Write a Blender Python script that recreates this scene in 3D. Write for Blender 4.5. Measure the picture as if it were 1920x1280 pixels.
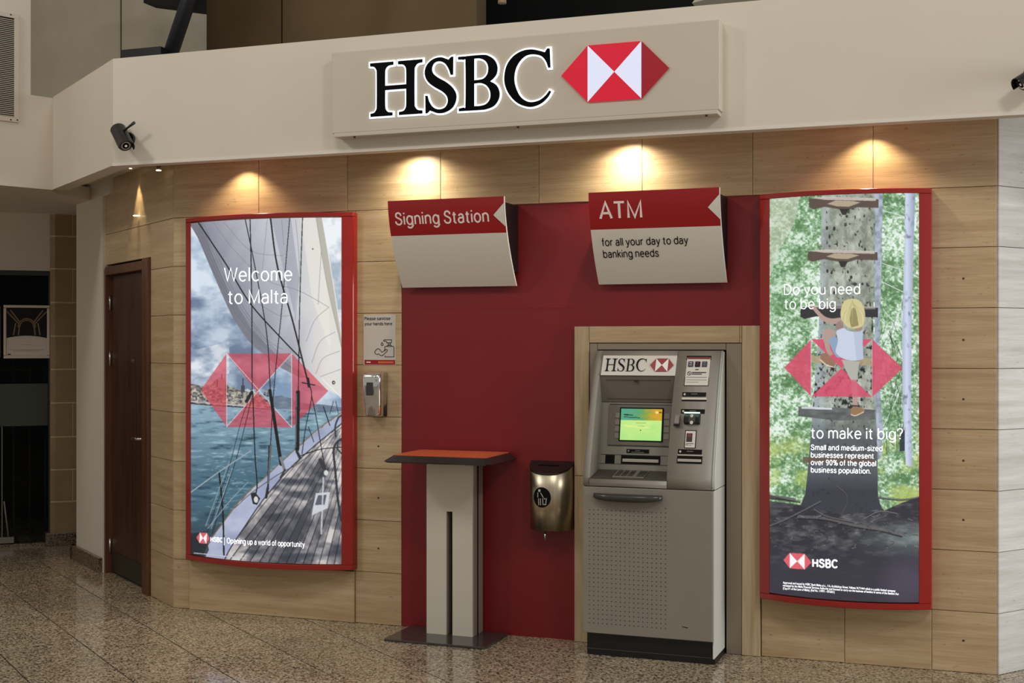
import bpy, bmesh, math, random
import numpy as np
from mathutils import Vector, Matrix

random.seed(7)
for o in list(bpy.data.objects):
    bpy.data.objects.remove(o, do_unlink=True)
scene = bpy.context.scene
COL = scene.collection

# ------------------------------------------------------------------ camera
cam_d = bpy.data.cameras.new('camera')
cam = bpy.data.objects.new('camera', cam_d)
COL.objects.link(cam)
cam.location = (0.0, 0.0, 1.55)
cam.rotation_euler = (math.radians(90), 0, math.radians(20.2))
cam_d.sensor_width = 36.0
cam_d.lens = 2450.0 / 1920.0 * 36.0
cam_d.shift_y = 5.0 / 1920.0
cam_d.clip_end = 200
scene.camera = cam

# ------------------------------------------------------------------ view, world, main lights
vs = scene.view_settings
vs.view_transform = 'Standard'
vs.look = 'None'
vs.exposure = 0.0
vs.gamma = 1.0
vs.use_curve_mapping = False


def lin(r, g, b):
    def f(v):
        v /= 255.0
        return v / 12.92 if v <= 0.04045 else ((v + 0.055) / 1.055) ** 2.4
    return (f(r), f(g), f(b), 1.0)


world = bpy.data.worlds.new('world')
scene.world = world
world.use_nodes = True
wn = world.node_tree
wn.nodes['Background'].inputs[0].default_value = (1.0, 0.955, 0.89, 1)
wn.nodes['Background'].inputs[1].default_value = 0.36


def area(name, loc, target, size, power, color, shape='DISK', size_y=None):
    d = bpy.data.lights.new(name, 'AREA')
    d.shape = shape
    d.size = size
    if size_y:
        d.size_y = size_y
    d.energy = power
    d.color = color
    o = bpy.data.objects.new(name, d)
    COL.objects.link(o)
    o.location = loc
    o.rotation_euler = (Vector(target) - Vector(loc)).to_track_quat('-Z', 'Y').to_euler()
    return o


# ceiling lamps of the hall, high above and in front of the booth, and an area light added as daylight from the right, its source unseen
area('hall_lamp', (-6.6, 2.2, 5.4), (-3.6, 6.4, 1.9), 0.9, 62, (1.0, 0.965, 0.91))
area('hall_lamp', (2.2, 1.6, 5.4), (-1.0, 6.4, 1.9), 0.9, 74, (1.0, 0.965, 0.91))
area('hall_lamp', (-2.2, 2.4, 5.6), (-2.2, 4.6, 0.0), 1.2, 44, (1.0, 0.96, 0.9))
area('added_side_daylight', (7.5, 4.9, 2.4), (0.3, 6.8, 1.4), 2.4, 330, (0.95, 0.98, 1.0), 'RECTANGLE', 3.2)

area('passage_lamp', (-8.3, 7.0, 2.5), (-7.6, 8.0, 1.5), 0.3, 17, (1.0, 0.86, 0.68))

# ------------------------------------------------------------------ material helpers
MATS = {}


def new_mat(name):
    m = bpy.data.materials.new(name)
    m.use_nodes = True
    MATS[name] = m
    nt = m.node_tree
    b = nt.nodes['Principled BSDF']
    return m, nt, b


def plain(name, col, rough=0.5, metal=0.0, spec=0.5, noise=0.0, nscale=8.0, bump=0.0, bscale=60.0, emit=None, estr=0.0, coat=0.0):
    m, nt, b = new_mat(name)
    c = lin(*col)
    b.inputs['Base Color'].default_value = c
    b.inputs['Roughness'].default_value = rough
    b.inputs['Metallic'].default_value = metal
    b.inputs['Specular IOR Level'].default_value = spec
    if coat:
        b.inputs['Coat Weight'].default_value = coat
        b.inputs['Coat Roughness'].default_value = 0.08
    geo = None
    if noise or bump:
        geo = nt.nodes.new('ShaderNodeNewGeometry')
    if noise:
        n = nt.nodes.new('ShaderNodeTexNoise')
        n.inputs['Scale'].default_value = nscale
        n.inputs['Detail'].default_value = 6
        nt.links.new(geo.outputs['Position'], n.inputs['Vector'])
        r = nt.nodes.new('ShaderNodeValToRGB')
        r.color_ramp.elements[0].position = 0.3
        r.color_ramp.elements[1].position = 0.7
        r.color_ramp.elements[0].color = tuple(x * (1 - noise) for x in c[:3]) + (1,)
        r.color_ramp.elements[1].color = tuple(min(1, x * (1 + noise)) for x in c[:3]) + (1,)
        nt.links.new(n.outputs['Fac'], r.inputs['Fac'])
        nt.links.new(r.outputs['Color'], b.inputs['Base Color'])
    if bump:
        n2 = nt.nodes.new('ShaderNodeTexNoise')
        n2.inputs['Scale'].default_value = bscale
        n2.inputs['Detail'].default_value = 3
        nt.links.new(geo.outputs['Position'], n2.inputs['Vector'])
        bp = nt.nodes.new('ShaderNodeBump')
        bp.inputs['Strength'].default_value = bump
        bp.inputs['Distance'].default_value = 0.002
        nt.links.new(n2.outputs['Fac'], bp.inputs['Height'])
        nt.links.new(bp.outputs['Normal'], b.inputs['Normal'])
    if emit:
        b.inputs['Emission Color'].default_value = lin(*emit)
        b.inputs['Emission Strength'].default_value = estr
    return m


def travertine(name, dark, mid, light, vertical=False, rough=0.38, soft=1.0):
    m, nt, b = new_mat(name)
    L = nt.links
    tc = nt.nodes.new('ShaderNodeTexCoord')
    oi = nt.nodes.new('ShaderNodeObjectInfo')
    mul = nt.nodes.new('ShaderNodeMath'); mul.operation = 'MULTIPLY'; mul.inputs[1].default_value = 60.0
    L.new(oi.outputs['Random'], mul.inputs[0])
    add = nt.nodes.new('ShaderNodeVectorMath'); add.operation = 'ADD'
    L.new(tc.outputs['Object'], add.inputs[0]); L.new(mul.outputs[0], add.inputs[1])

    def mapped(sx, sz):
        mp = nt.nodes.new('ShaderNodeMapping')
        mp.inputs['Scale'].default_value = (sz, sz, sx) if vertical else (sx, sx, sz)
        L.new(add.outputs[0], mp.inputs['Vector'])
        return mp.outputs[0]

    def noise(vec, scale, detail, dist=0.0, rgh=0.55):
        n = nt.nodes.new('ShaderNodeTexNoise')
        n.inputs['Scale'].default_value = scale
        n.inputs['Detail'].default_value = detail
        n.inputs['Distortion'].default_value = dist
        n.inputs['Roughness'].default_value = rgh
        L.new(vec, n.inputs['Vector'])
        return n.outputs['Fac']

    def ramp(fac, stops):
        r = nt.nodes.new('ShaderNodeValToRGB')
        e = r.color_ramp.elements
        e[0].position, e[0].color = stops[0]
        e[1].position, e[1].color = stops[-1]
        for p, c in stops[1:-1]:
            k = e.new(p); k.color = c
        L.new(fac, r.inputs['Fac'])
        return r.outputs['Color']

    def mix(a, bb, fac, mode):
        mx = nt.nodes.new('ShaderNodeMix'); mx.data_type = 'RGBA'; mx.blend_type = mode
        L.new(a, mx.inputs[6]); L.new(bb, mx.inputs[7])
        if isinstance(fac, float):
            mx.inputs[0].default_value = fac
        else:
            L.new(fac, mx.inputs[0])
        return mx.outputs[2]
    base = ramp(noise(mapped(0.8, 13.0), 1.6, 8, 0.2, 0.62), [(0.30, lin(*dark)), (0.5, lin(*mid)), (0.72, lin(*light))])
    fine = ramp(noise(mapped(3.0, 80.0), 1.8, 8, 0.15, 0.7), [(0.36, (0.70, 0.64, 0.56, 1)), (0.60, (1, 1, 1, 1))])
    col = mix(base, fine, 0.62 * soft, 'MULTIPLY')
    pit_f = noise(mapped(7.0, 26.0), 3.4, 5, 0.0, 0.5)
    pit = ramp(pit_f, [(0.675, (1, 1, 1, 1)), (0.73, (0.36, 0.28, 0.2, 1))])
    col = mix(col, pit, 0.75 * soft, 'MULTIPLY')
    vr = nt.nodes.new('ShaderNodeMapRange')
    vr.inputs['To Min'].default_value = 0.92; vr.inputs['To Max'].default_value = 1.05
    L.new(oi.outputs['Random'], vr.inputs['Value'])
    cb = nt.nodes.new('ShaderNodeCombineColor')
    for i in range(3):
        L.new(vr.outputs[0], cb.inputs[i])
    col = mix(col, cb.outputs[0], 1.0, 'MULTIPLY')
    L.new(col, b.inputs['Base Color'])
    b.inputs['Roughness'].default_value = rough
    bp = nt.nodes.new('ShaderNodeBump')
    bp.inputs['Strength'].default_value = 0.25; bp.inputs['Distance'].default_value = 0.002
    bp.invert = True
    L.new(pit_f, bp.inputs['Height']); L.new(bp.outputs['Normal'], b.inputs['Normal'])
    return m


def granite(name, a, bcol, c, rough, scale=120.0):
    m, nt, b = new_mat(name)
    L = nt.links
    g = nt.nodes.new('ShaderNodeNewGeometry')
    oi = nt.nodes.new('ShaderNodeObjectInfo')
    v = nt.nodes.new('ShaderNodeTexVoronoi'); v.inputs['Scale'].default_value = scale
    L.new(g.outputs['Position'], v.inputs['Vector'])
    sep = nt.nodes.new('ShaderNodeSeparateColor')
    L.new(v.outputs['Color'], sep.inputs[0])
    n = nt.nodes.new('ShaderNodeTexNoise'); n.inputs['Scale'].default_value = scale * 0.5; n.inputs['Detail'].default_value = 3
    L.new(g.outputs['Position'], n.inputs['Vector'])
    mx0 = nt.nodes.new('ShaderNodeMath'); mx0.operation = 'ADD'
    L.new(sep.outputs[0], mx0.inputs[0]); L.new(n.outputs['Fac'], mx0.inputs[1])
    hf = nt.nodes.new('ShaderNodeMath'); hf.operation = 'MULTIPLY'; hf.inputs[1].default_value = 0.5
    L.new(mx0.outputs[0], hf.inputs[0])
    r = nt.nodes.new('ShaderNodeValToRGB')
    e = r.color_ramp.elements
    e[0].position, e[0].color = 0.26, lin(*c)
    e[1].position, e[1].color = 0.72, lin(*a)
    k = e.new(0.42); k.color = lin(*bcol)
    L.new(hf.outputs[0], r.inputs['Fac'])
    big = nt.nodes.new('ShaderNodeTexNoise'); big.inputs['Scale'].default_value = 1.7; big.inputs['Detail'].default_value = 4
    L.new(g.outputs['Position'], big.inputs['Vector'])
    mr = nt.nodes.new('ShaderNodeMapRange'); mr.inputs['To Min'].default_value = 0.78; mr.inputs['To Max'].default_value = 1.2
    L.new(big.outputs['Fac'], mr.inputs['Value'])
    mr2 = nt.nodes.new('ShaderNodeMapRange'); mr2.inputs['To Min'].default_value = 0.9; mr2.inputs['To Max'].default_value = 1.08
    L.new(oi.outputs['Random'], mr2.inputs['Value'])
    mm = nt.nodes.new('ShaderNodeMath'); mm.operation = 'MULTIPLY'
    L.new(mr.outputs[0], mm.inputs[0]); L.new(mr2.outputs[0], mm.inputs[1])
    sc = nt.nodes.new('ShaderNodeVectorMath'); sc.operation = 'SCALE'
    L.new(r.outputs['Color'], sc.inputs[0]); L.new(mm.outputs[0], sc.inputs['Scale'])
    L.new(sc.outputs[0], b.inputs['Base Color'])
    rr = nt.nodes.new('ShaderNodeMapRange'); rr.inputs['To Min'].default_value = rough * 0.7; rr.inputs['To Max'].default_value = rough * 1.4
    L.new(n.outputs['Fac'], rr.inputs['Value']); L.new(rr.outputs[0], b.inputs['Roughness'])
    return m


def brushed(name, col, rough=0.32):
    m, nt, b = new_mat(name)
    L = nt.links
    b.inputs['Metallic'].default_value = 1.0
    g = nt.nodes.new('ShaderNodeNewGeometry')
    mp = nt.nodes.new('ShaderNodeMapping'); mp.inputs['Scale'].default_value = (90, 90, 2.5)
    L.new(g.outputs['Position'], mp.inputs['Vector'])
    n = nt.nodes.new('ShaderNodeTexNoise'); n.inputs['Scale'].default_value = 1.0; n.inputs['Detail'].default_value = 5
    L.new(mp.outputs[0], n.inputs['Vector'])
    r = nt.nodes.new('ShaderNodeValToRGB')
    c = lin(*col)
    r.color_ramp.elements[0].color = tuple(x * 0.6 for x in c[:3]) + (1,)
    r.color_ramp.elements[1].color = tuple(min(1, x * 1.25) for x in c[:3]) + (1,)
    L.new(n.outputs['Fac'], r.inputs['Fac']); L.new(r.outputs['Color'], b.inputs['Base Color'])
    b.inputs['Roughness'].default_value = rough
    return m


def wood(name, dark, light, rough=0.4):
    m, nt, b = new_mat(name)
    L = nt.links
    tc = nt.nodes.new('ShaderNodeTexCoord')
    mp = nt.nodes.new('ShaderNodeMapping'); mp.inputs['Scale'].default_value = (14, 14, 0.9)
    L.new(tc.outputs['Object'], mp.inputs['Vector'])
    n = nt.nodes.new('ShaderNodeTexNoise'); n.inputs['Scale'].default_value = 2.0; n.inputs['Detail'].default_value = 7; n.inputs['Distortion'].default_value = 0.6
    L.new(mp.outputs[0], n.inputs['Vector'])
    r = nt.nodes.new('ShaderNodeValToRGB')
    r.color_ramp.elements[0].position = 0.3; r.color_ramp.elements[0].color = lin(*dark)
    r.color_ramp.elements[1].position = 0.7; r.color_ramp.elements[1].color = lin(*light)
    L.new(n.outputs['Fac'], r.inputs['Fac']); L.new(r.outputs['Color'], b.inputs['Base Color'])
    b.inputs['Roughness'].default_value = rough
    return m


def printed(name, emit=1.0, rough=0.25, lit=False):
    """print held in the mesh's colour attribute; emit > 0 = backlit film"""
    m, nt, b = new_mat(name)
    a = nt.nodes.new('ShaderNodeAttribute'); a.attribute_name = 'print'
    if emit > 0:
        b.inputs['Base Color'].default_value = (0.02, 0.02, 0.02, 1)
        nt.links.new(a.outputs['Color'], b.inputs['Emission Color'])
        b.inputs['Emission Strength'].default_value = emit
    else:
        nt.links.new(a.outputs['Color'], b.inputs['Base Color'])
    b.inputs['Roughness'].default_value = rough
    b.inputs['Specular IOR Level'].default_value = 0.3
    return m


travertine('travertine', (178, 151, 114), (194, 168, 130), (207, 184, 148), soft=0.8)
travertine('travertine_vertical', (168, 144, 110), (190, 166, 132), (208, 188, 156), vertical=True, soft=0.6)
travertine('travertine_daylit', (196, 192, 184), (214, 211, 205), (230, 228, 224), soft=0.45)  # stone whitened in its colour for the daylight on the return wall
plain('grout', (74, 58, 40), 0.9)
granite('granite_floor', (200, 184, 158), (140, 122, 98), (50, 40, 31), 0.10)
granite('granite_skirting', (132, 112, 90), (88, 72, 56), (34, 27, 20), 0.25, 150)
plain('floor_grout', (24, 18, 13), 0.9)
plain('white_paint', (214, 204, 188), 0.75, noise=0.03, nscale=1.3, bump=0.05, bscale=90)
plain('white_paint_cool', (222, 214, 200), 0.75, noise=0.03, nscale=1.3)
plain('grey_concrete', (208, 198, 176), 0.85, noise=0.10, nscale=2.2)
plain('brown_wall', (124, 102, 70), 0.85, noise=0.12, nscale=1.2)
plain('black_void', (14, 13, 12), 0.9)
plain('black_steel', (16, 16, 22), 0.45)
plain('red_panel', (122, 16, 23), 0.42, noise=0.05, nscale=2.0)
plain('red_frame', (150, 21, 15), 0.28, coat=0.3)
plain('red_print', (150, 16, 22), 0.35)
plain('sign_white', (214, 208, 196), 0.4)
plain('sign_edge', (244, 240, 232), 0.35)
plain('letter_pale', (240, 216, 208), 0.4)
plain('ink_black', (9, 8, 9), 0.45, spec=0.15)
plain('black_plastic', (15, 14, 14), 0.38)
plain('housing_black', (10, 8, 9), 0.5)
plain('sign_panel', (196, 186, 168), 0.45, noise=0.02, nscale=3)
plain('glow_white', (240, 245, 255), 0.4, emit=(236, 243, 255), estr=1.15)
plain('glow_white_face', (150, 153, 162), 0.35, emit=(222, 228, 250), estr=0.72)
plain('glow_red', (120, 6, 22), 0.35, emit=(206, 14, 46), estr=0.78)
plain('glow_red_dim', (110, 6, 20), 0.35, emit=(150, 8, 26), estr=0.55)
plain('acrylic_black', (3, 3, 4), 0.35, spec=0.08)
plain('atm_grey', (138, 131, 119), 0.42, noise=0.03, nscale=5, bump=0.06, bscale=500)
plain('atm_grey_dark', (112, 105, 94), 0.45)
plain('atm_dark', (70, 66, 59), 0.5)
plain('atm_pale', (214, 216, 206), 0.4)
plain('atm_trim', (172, 176, 168), 0.35)
plain('atm_frame', (140, 128, 110), 0.45)
plain('slot_silver', (176, 170, 158), 0.35, metal=0.3)
plain('paper_white', (222, 216, 206), 0.6)
plain('paper_grey', (196, 189, 178), 0.6)
plain('navy_ink', (32, 40, 64), 0.5)
plain('grey_ink', (130, 124, 116), 0.6)
plain('brown_red_ink', (120, 42, 42), 0.5)
plain('key_metal', (160, 152, 138), 0.35, metal=0.6)
plain('green_glow', (220, 255, 235), 0.4, emit=(190, 255, 220), estr=1.3)
plain('handle_dark', (58, 56, 54), 0.22)
wood('door_wood', (56, 32, 21), (80, 48, 32), 0.38)
wood('door_frame_wood', (76, 44, 28), (104, 62, 40), 0.38)
plain('kick_plate', (58, 52, 44), 0.4, metal=0.4)
plain('chrome', (225, 225, 222), 0.07, metal=1.0)
plain('satin_metal', (190, 186, 176), 0.25, metal=1.0)
brushed('brushed_steel', (196, 184, 160))
plain('bin_lid', (70, 62, 58), 0.22, metal=0.8)
plain('laminate_orange', (204, 96, 56), 0.35)
plain('rim_black', (34, 32, 32), 0.25)
plain('stand_white', (206, 199, 182), 0.5, noise=0.02, nscale=4)
plain('stand_edge', (164, 148, 136), 0.55)
plain('base_steel', (58, 55, 52), 0.16, spec=0.6)
plain('pillar_block', (146, 122, 92), 0.85, noise=0.10, nscale=6, bump=0.1, bscale=120)
plain('pillar_mortar', (188, 166, 134), 0.9)
plain('frame_aluminium', (196, 184, 168), 0.35, metal=0.3)
plain('frosted_band', (54, 58, 50), 0.6)
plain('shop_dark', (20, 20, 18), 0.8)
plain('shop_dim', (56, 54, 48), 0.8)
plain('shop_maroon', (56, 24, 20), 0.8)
plain('dull_rail', (120, 116, 104), 0.4)
plain('louvre', (200, 190, 172), 0.5)
plain('grille_frame', (206, 194, 176), 0.5)
plain('lamp_glow', (255, 240, 210), 0.4, emit=(255, 238, 205), estr=4.0)
plain('white_type', (250, 250, 252), 0.4, emit=(244, 248, 255), estr=0.98)
plain('pink_type', (235, 120, 130), 0.4, emit=(226, 104, 116), estr=0.95)
printed('backlit_print', 1.0)
printed('lcd_print', 1.0, 0.2)
printed('paper_print', 0.0, 0.5)
m, nt, b = new_mat('glass_dark')
b.inputs['Base Color'].default_value = (0.55, 0.62, 0.56, 1)
b.inputs['Roughness'].default_value = 0.03
b.inputs['Transmission Weight'].default_value = 1.0
b.inputs['IOR'].default_value = 1.1

# ------------------------------------------------------------------ object helpers


def offset_of(parent):
    v = Vector((0, 0, 0))
    while parent is not None:
        v += Vector(parent.location)
        parent = parent.parent
    return v


class MB:
    def __init__(s):
        s.v = []; s.f = []; s.sm = []

    def add(s, vs_, fs, smooth=False):
        k = len(s.v)
        s.v += [tuple(p) for p in vs_]
        s.f += [tuple(i + k for i in f) for f in fs]
        s.sm += [smooth] * len(fs)
        return s

    def box(s, x0, x1, y0, y1, z0, z1):
        v = [(x, y, z) for z in (z0, z1) for y in (y0, y1) for x in (x0, x1)]
        return s.add(v, [(0, 2, 3, 1), (4, 5, 7, 6), (0, 1, 5, 4), (1, 3, 7, 5), (3, 2, 6, 7), (2, 0, 4, 6)])

    def prism(s, poly, a0, a1, axis, smooth=False):
        n = len(poly)

        def P(p, a):
            if axis == 'y':
                return (p[0], a, p[1])
            if axis == 'x':
                return (a, p[0], p[1])
            return (p[0], p[1], a)
        v = [P(p, a0) for p in poly] + [P(p, a1) for p in poly]
        s.add(v, [tuple(range(n))[::-1], tuple(range(n, 2 * n))])
        return s.add(v, [(i, (i + 1) % n, n + (i + 1) % n, n + i) for i in range(n)], smooth)

    def loft(s, rings, caps=True, smooth=True, closed=True):
        n = len(rings[0])
        v = [p for r in rings for p in r]
        fs = []
        for k in range(len(rings) - 1):
            for i in range(n if closed else n - 1):
                j = (i + 1) % n
                fs.append((k * n + i, k * n + j, (k + 1) * n + j, (k + 1) * n + i))
        s.add(v, fs, smooth)
        if caps:
            s.add(rings[0], [tuple(range(n))[::-1]])
            s.add(rings[-1], [tuple(range(n))])
        return s

    def tube(s, pts, r, n=10, caps=True):
        pts = [Vector(p) for p in pts]
        rs = r if isinstance(r, (list, tuple)) else [r] * len(pts)
        rings = []
        for i, p in enumerate(pts):
            t = (pts[min(i + 1, len(pts) - 1)] - pts[max(i - 1, 0)]).normalized()
            a = t.cross(Vector((0, 0, 1)))
            if a.length < 1e-3:
                a = t.cross(Vector((0, 1, 0)))
            a.normalize(); bb = t.cross(a)
            rings.append([p + rs[i] * (math.cos(2 * math.pi * k / n) * a + math.sin(2 * math.pi * k / n) * bb) for k in range(n)])
        return s.loft(rings, caps)

    def build(s, name, mat, parent=None, local=False, bevel=0.0, seg=2):
        off = Vector((0, 0, 0)) if local else offset_of(parent)
        me = bpy.data.meshes.new(name)
        me.from_pydata([tuple(Vector(p) - off) for p in s.v], [], s.f)
        me.polygons.foreach_set('use_smooth', s.sm)
        bm = bmesh.new(); bm.from_mesh(me)
        bmesh.ops.remove_doubles(bm, verts=bm.verts, dist=1e-5)
        bmesh.ops.recalc_face_normals(bm, faces=bm.faces)
        if bevel:
            es = [e for e in bm.edges if len(e.link_faces) == 2 and e.calc_face_angle(0) > 0.6]
            bmesh.ops.bevel(bm, geom=es, offset=bevel, segments=seg, affect='EDGES', profile=0.5)
        bm.to_mesh(me); bm.free()
        me.materials.append(MATS[mat] if isinstance(mat, str) else mat)
        o = bpy.data.objects.new(name, me)
        COL.objects.link(o)
        if parent is not None:
            o.parent = parent
        return o


def tag(o, label=None, cat=None, group=None, kind=None):
    if label:
        o['label'] = label
    if cat:
        o['category'] = cat
    if group:
        o['group'] = group
    if kind:
        o['kind'] = kind
    return o


def thing(name, loc, label, cat, group=None, rotz=0.0):
    o = bpy.data.objects.new(name, None)
    o.empty_display_size = 0.1
    COL.objects.link(o)
    o.location = loc
    o.rotation_euler = (0, 0, rotz)
    return tag(o, label, cat, group)


def struct(o):
    o['kind'] = 'structure'
    return o


_pan = {}


def panel_mesh(w, h, d, c, mat):
    """slab with chamfered front edges: x 0..w, z 0..h, front y=0, back y=d"""
    key = (round(w, 4), round(h, 4), d, c, mat)
    if key in _pan:
        return _pan[key]
    v = [(0, d, 0), (w, d, 0), (w, d, h), (0, d, h), (0, c, 0), (w, c, 0), (w, c, h), (0, c, h),
         (c, 0, c), (w - c, 0, c), (w - c, 0, h - c), (c, 0, h - c)]
    f = [(0, 1, 2, 3)[::-1]]
    for a in (0, 4):
        for i in range(4):
            j = (i + 1) % 4
            f.append((a + i, a + j, a + 4 + j, a + 4 + i))
    f.append((8, 9, 10, 11))
    me = bpy.data.meshes.new('panel')
    me.from_pydata(v, [], f)
    bm = bmesh.new(); bm.from_mesh(me); bmesh.ops.recalc_face_normals(bm, faces=bm.faces); bm.to_mesh(me); bm.free()
    me.materials.append(MATS[mat])
    _pan[key] = me
    return me


def panel(parent, name, x0, x1, z0, z1, y, mat, d=0.02, g=0.0012, c=0.0016):
    o = bpy.data.objects.new(name, panel_mesh(x1 - x0 - 2 * g, z1 - z0 - 2 * g, d, c, mat))
    COL.objects.link(o)
    o.parent = parent
    o.location = Vector((x0 + g, y, z0 + g)) - (Vector(parent.location) if not parent.get('_rot') else Vector((0, 0, 0)))
    return o


# ---- text and flat shapes laid on a surface


_txt = {}


def text_verts(txt, weight=0.0, spacing=1.0):
    key = (txt, weight, spacing)
    if key not in _txt:
        cu = bpy.data.curves.new('type', 'FONT')
        cu.body = txt; cu.size = 1.0; cu.resolution_u = 3; cu.offset = weight; cu.space_character = spacing
        ob = bpy.data.objects.new('type', cu)
        COL.objects.link(ob)
        dg = bpy.context.evaluated_depsgraph_get()
        me = ob.evaluated_get(dg).to_mesh()
        v = np.array([tuple(p.co) for p in me.vertices])
        f = [tuple(p.vertices) for p in me.polygons]
        ob.evaluated_get(dg).to_mesh_clear()
        bpy.data.objects.remove(ob, do_unlink=True); bpy.data.curves.remove(cu)
        _txt[key] = (v, f)
    return _txt[key]


def _arc(cx_, cy_, rx, ry, a0, a1, n=None):
    n = n or max(4, int(abs(a1 - a0) / 15))
    return [(cx_ + rx * math.cos(math.radians(a0 + (a1 - a0) * k / n)), cy_ + ry * math.sin(math.radians(a0 + (a1 - a0) * k / n))) for k in range(n + 1)]


# plain grotesque letters as pen strokes: cap height 1, x-height 0.71
_bowl = _arc(.30, .355, .255, .355, 0, 360)
GROT = {
    'a': (.54, [_arc(.265, .49, .205, .22, 160, 0) + [(.47, 0)], [(.47, .43), (.27, .405)] + _arc(.215, .205, .185, .205, 95, 270) + [(.36, .03), (.47, .17)]]),
    'b': (.60, [[(.05, 1), (.05, 0)], _bowl]), 'c': (.54, [_arc(.30, .355, .265, .355, 42, 318)]), 'd': (.60, [[(.55, 1), (.55, 0)], _bowl]),
    'e': (.58, [[(.04, .375), (.55, .375)] + _arc(.295, .355, .258, .355, 6, 318)]),
    'f': (.31, [[(.14, 0), (.14, .82)] + _arc(.28, .83, .14, .17, 180, 85), [(0, .68), (.30, .68)]]),
    'g': (.60, [_bowl, [(.555, .71), (.555, -.06)] + _arc(.30, -.06, .255, .23, 0, -155)]),
    'h': (.56, [[(.05, 1), (.05, 0)], _arc(.28, .46, .225, .25, 172, 0) + [(.505, 0)]]),
    'i': (.10, [[(.05, .71), (.05, 0)], [(.05, .88), (.05, 1.0)]]), 'k': (.50, [[(.05, 1), (.05, 0)], [(.45, .71), (.06, .29)], [(.19, .43), (.48, 0)]]),
    'l': (.10, [[(.05, 1), (.05, 0)]]), 'm': (.86, [[(.05, .71), (.05, 0)], _arc(.24, .48, .19, .23, 172, 0) + [(.43, 0)], _arc(.62, .48, .19, .23, 172, 0) + [(.81, 0)]]),
    'n': (.56, [[(.05, .71), (.05, 0)], _arc(.28, .46, .225, .25, 172, 0) + [(.505, 0)]]), 'o': (.60, [_arc(.30, .355, .265, .355, 0, 360)]),
    'p': (.60, [[(.05, .71), (.05, -.29)], _bowl]), 'r': (.34, [[(.05, .71), (.05, 0)], _arc(.29, .44, .24, .26, 172, 80)]),
    's': (.50, [[(.45, .54), (.41, .64), (.27, .71), (.12, .66), (.06, .54), (.11, .43), (.26, .365), (.40, .305), (.465, .19), (.41, .06), (.25, 0), (.10, .045), (.03, .17)]]),
    't': (.34, [[(.14, .90), (.14, .15)] + _arc(.28, .15, .14, .15, 180, 285), [(0, .69), (.31, .69)]]),
    'u': (.56, [[(.05, .71), (.05, .25)] + _arc(.28, .25, .225, .25, 180, 352), [(.505, .71), (.505, 0)]]),
    'v': (.50, [[(0, .71), (.25, .0), (.50, .71)]]), 'w': (.76, [[(0, .71), (.19, .0), (.38, .69), (.57, .0), (.76, .71)]]),
    'y': (.50, [[(0, .71), (.26, .02)], [(.50, .71), (.24, -.05), (.18, -.20), (.10, -.27), (.01, -.27)]]), 'z': (.46, [[(.03, .69), (.42, .69), (.03, .02), (.44, .02)]]),
    'A': (.66, [[(0, 0), (.33, 1), (.66, 0)], [(.12, .33), (.54, .33)]]),
    'B': (.62, [[(.06, 0), (.06, .98), (.34, .98)] + _arc(.34, .75, .20, .23, 90, -90) + [(.06, .52)], [(.34, .52)] + _arc(.36, .26, .22, .26, 90, -90) + [(.06, 0)]]),
    'C': (.70, [_arc(.38, .5, .35, .5, 40, 320)]), 'D': (.70, [[(.06, .0), (.06, .98), (.26, .98)] + _arc(.28, .49, .37, .49, 90, -90) + [(.06, 0)]]),
    'H': (.68, [[(.06, 1), (.06, 0)], [(.62, 1), (.62, 0)], [(.06, .52), (.62, .52)]]), 'M': (.84, [[(.06, 0), (.06, .98), (.42, .04), (.78, .98), (.78, 0)]]),
    'O': (.80, [_arc(.40, .5, .37, .5, 0, 360)]), 'P': (.60, [[(.06, 0), (.06, .98), (.32, .98)] + _arc(.32, .73, .23, .25, 90, -90) + [(.06, .48)]]),
    'S': (.64, [[(.57, .74), (.52, .89), (.40, .98), (.29, 1), (.15, .95), (.08, .80), (.11, .66), (.24, .57), (.42, .49), (.55, .40), (.60, .25), (.54, .09), (.42, .015), (.31, 0), (.16, .04), (.06, .15), (.03, .28)]]),
    'T': (.60, [[(0, .98), (.60, .98)], [(.30, .98), (.30, 0)]]), 'W': (.94, [[(0, 1), (.23, .02), (.47, .97), (.71, .02), (.94, 1)]]),
    '9': (.56, [_arc(.28, .70, .23, .29, 0, 360), [(.51, .70), (.49, .35), (.40, .10), (.25, 0), (.10, .06)]]), '0': (.56, [_arc(.28, .5, .23, .5, 0, 360)]),
    '%': (.86, [_arc(.20, .76, .16, .22, 0, 360), _arc(.66, .23, .16, .22, 0, 360), [(.62, 1), (.24, 0)]]), '-': (.36, [[(.03, .34), (.33, .34)]]), '.': (.10, [[(.05, .0), (.05, .10)]]),
    '?': (.50, [[(.03, .75), (.08, .92), (.24, 1), (.40, .94), (.46, .78), (.40, .62), (.28, .48), (.25, .28)], [(.25, .0), (.25, .11)]]),
}


def ribbon(pts, w):
    """quad strip along a pen stroke with mitred joints"""
    P = [Vector(p) for p in pts]
    closed = (P[0] - P[-1]).length < 1e-4
    if closed:
        P = P[:-1]
    n = len(P); L_ = []; R_ = []
    for i in range(n):
        a = P[i] - P[i - 1] if (i > 0 or closed) else P[1] - P[0]
        b_ = P[(i + 1) % n] - P[i] if (i < n - 1 or closed) else P[-1] - P[-2]
        a = a.normalized(); b_ = b_.normalized()
        na = Vector((-a.y, a.x)); m_ = na + Vector((-b_.y, b_.x))
        if m_.length < 0.2:
            m_ = na
        m_.normalize()
        k = w / 2 / max(0.5, m_.dot(na))
        L_.append(P[i] + m_ * k); R_.append(P[i] - m_ * k)
    f = [(i, (i + 1) % n, n + (i + 1) % n, n + i) for i in range(n if closed else n - 1)]
    return L_ + R_, f


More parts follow.
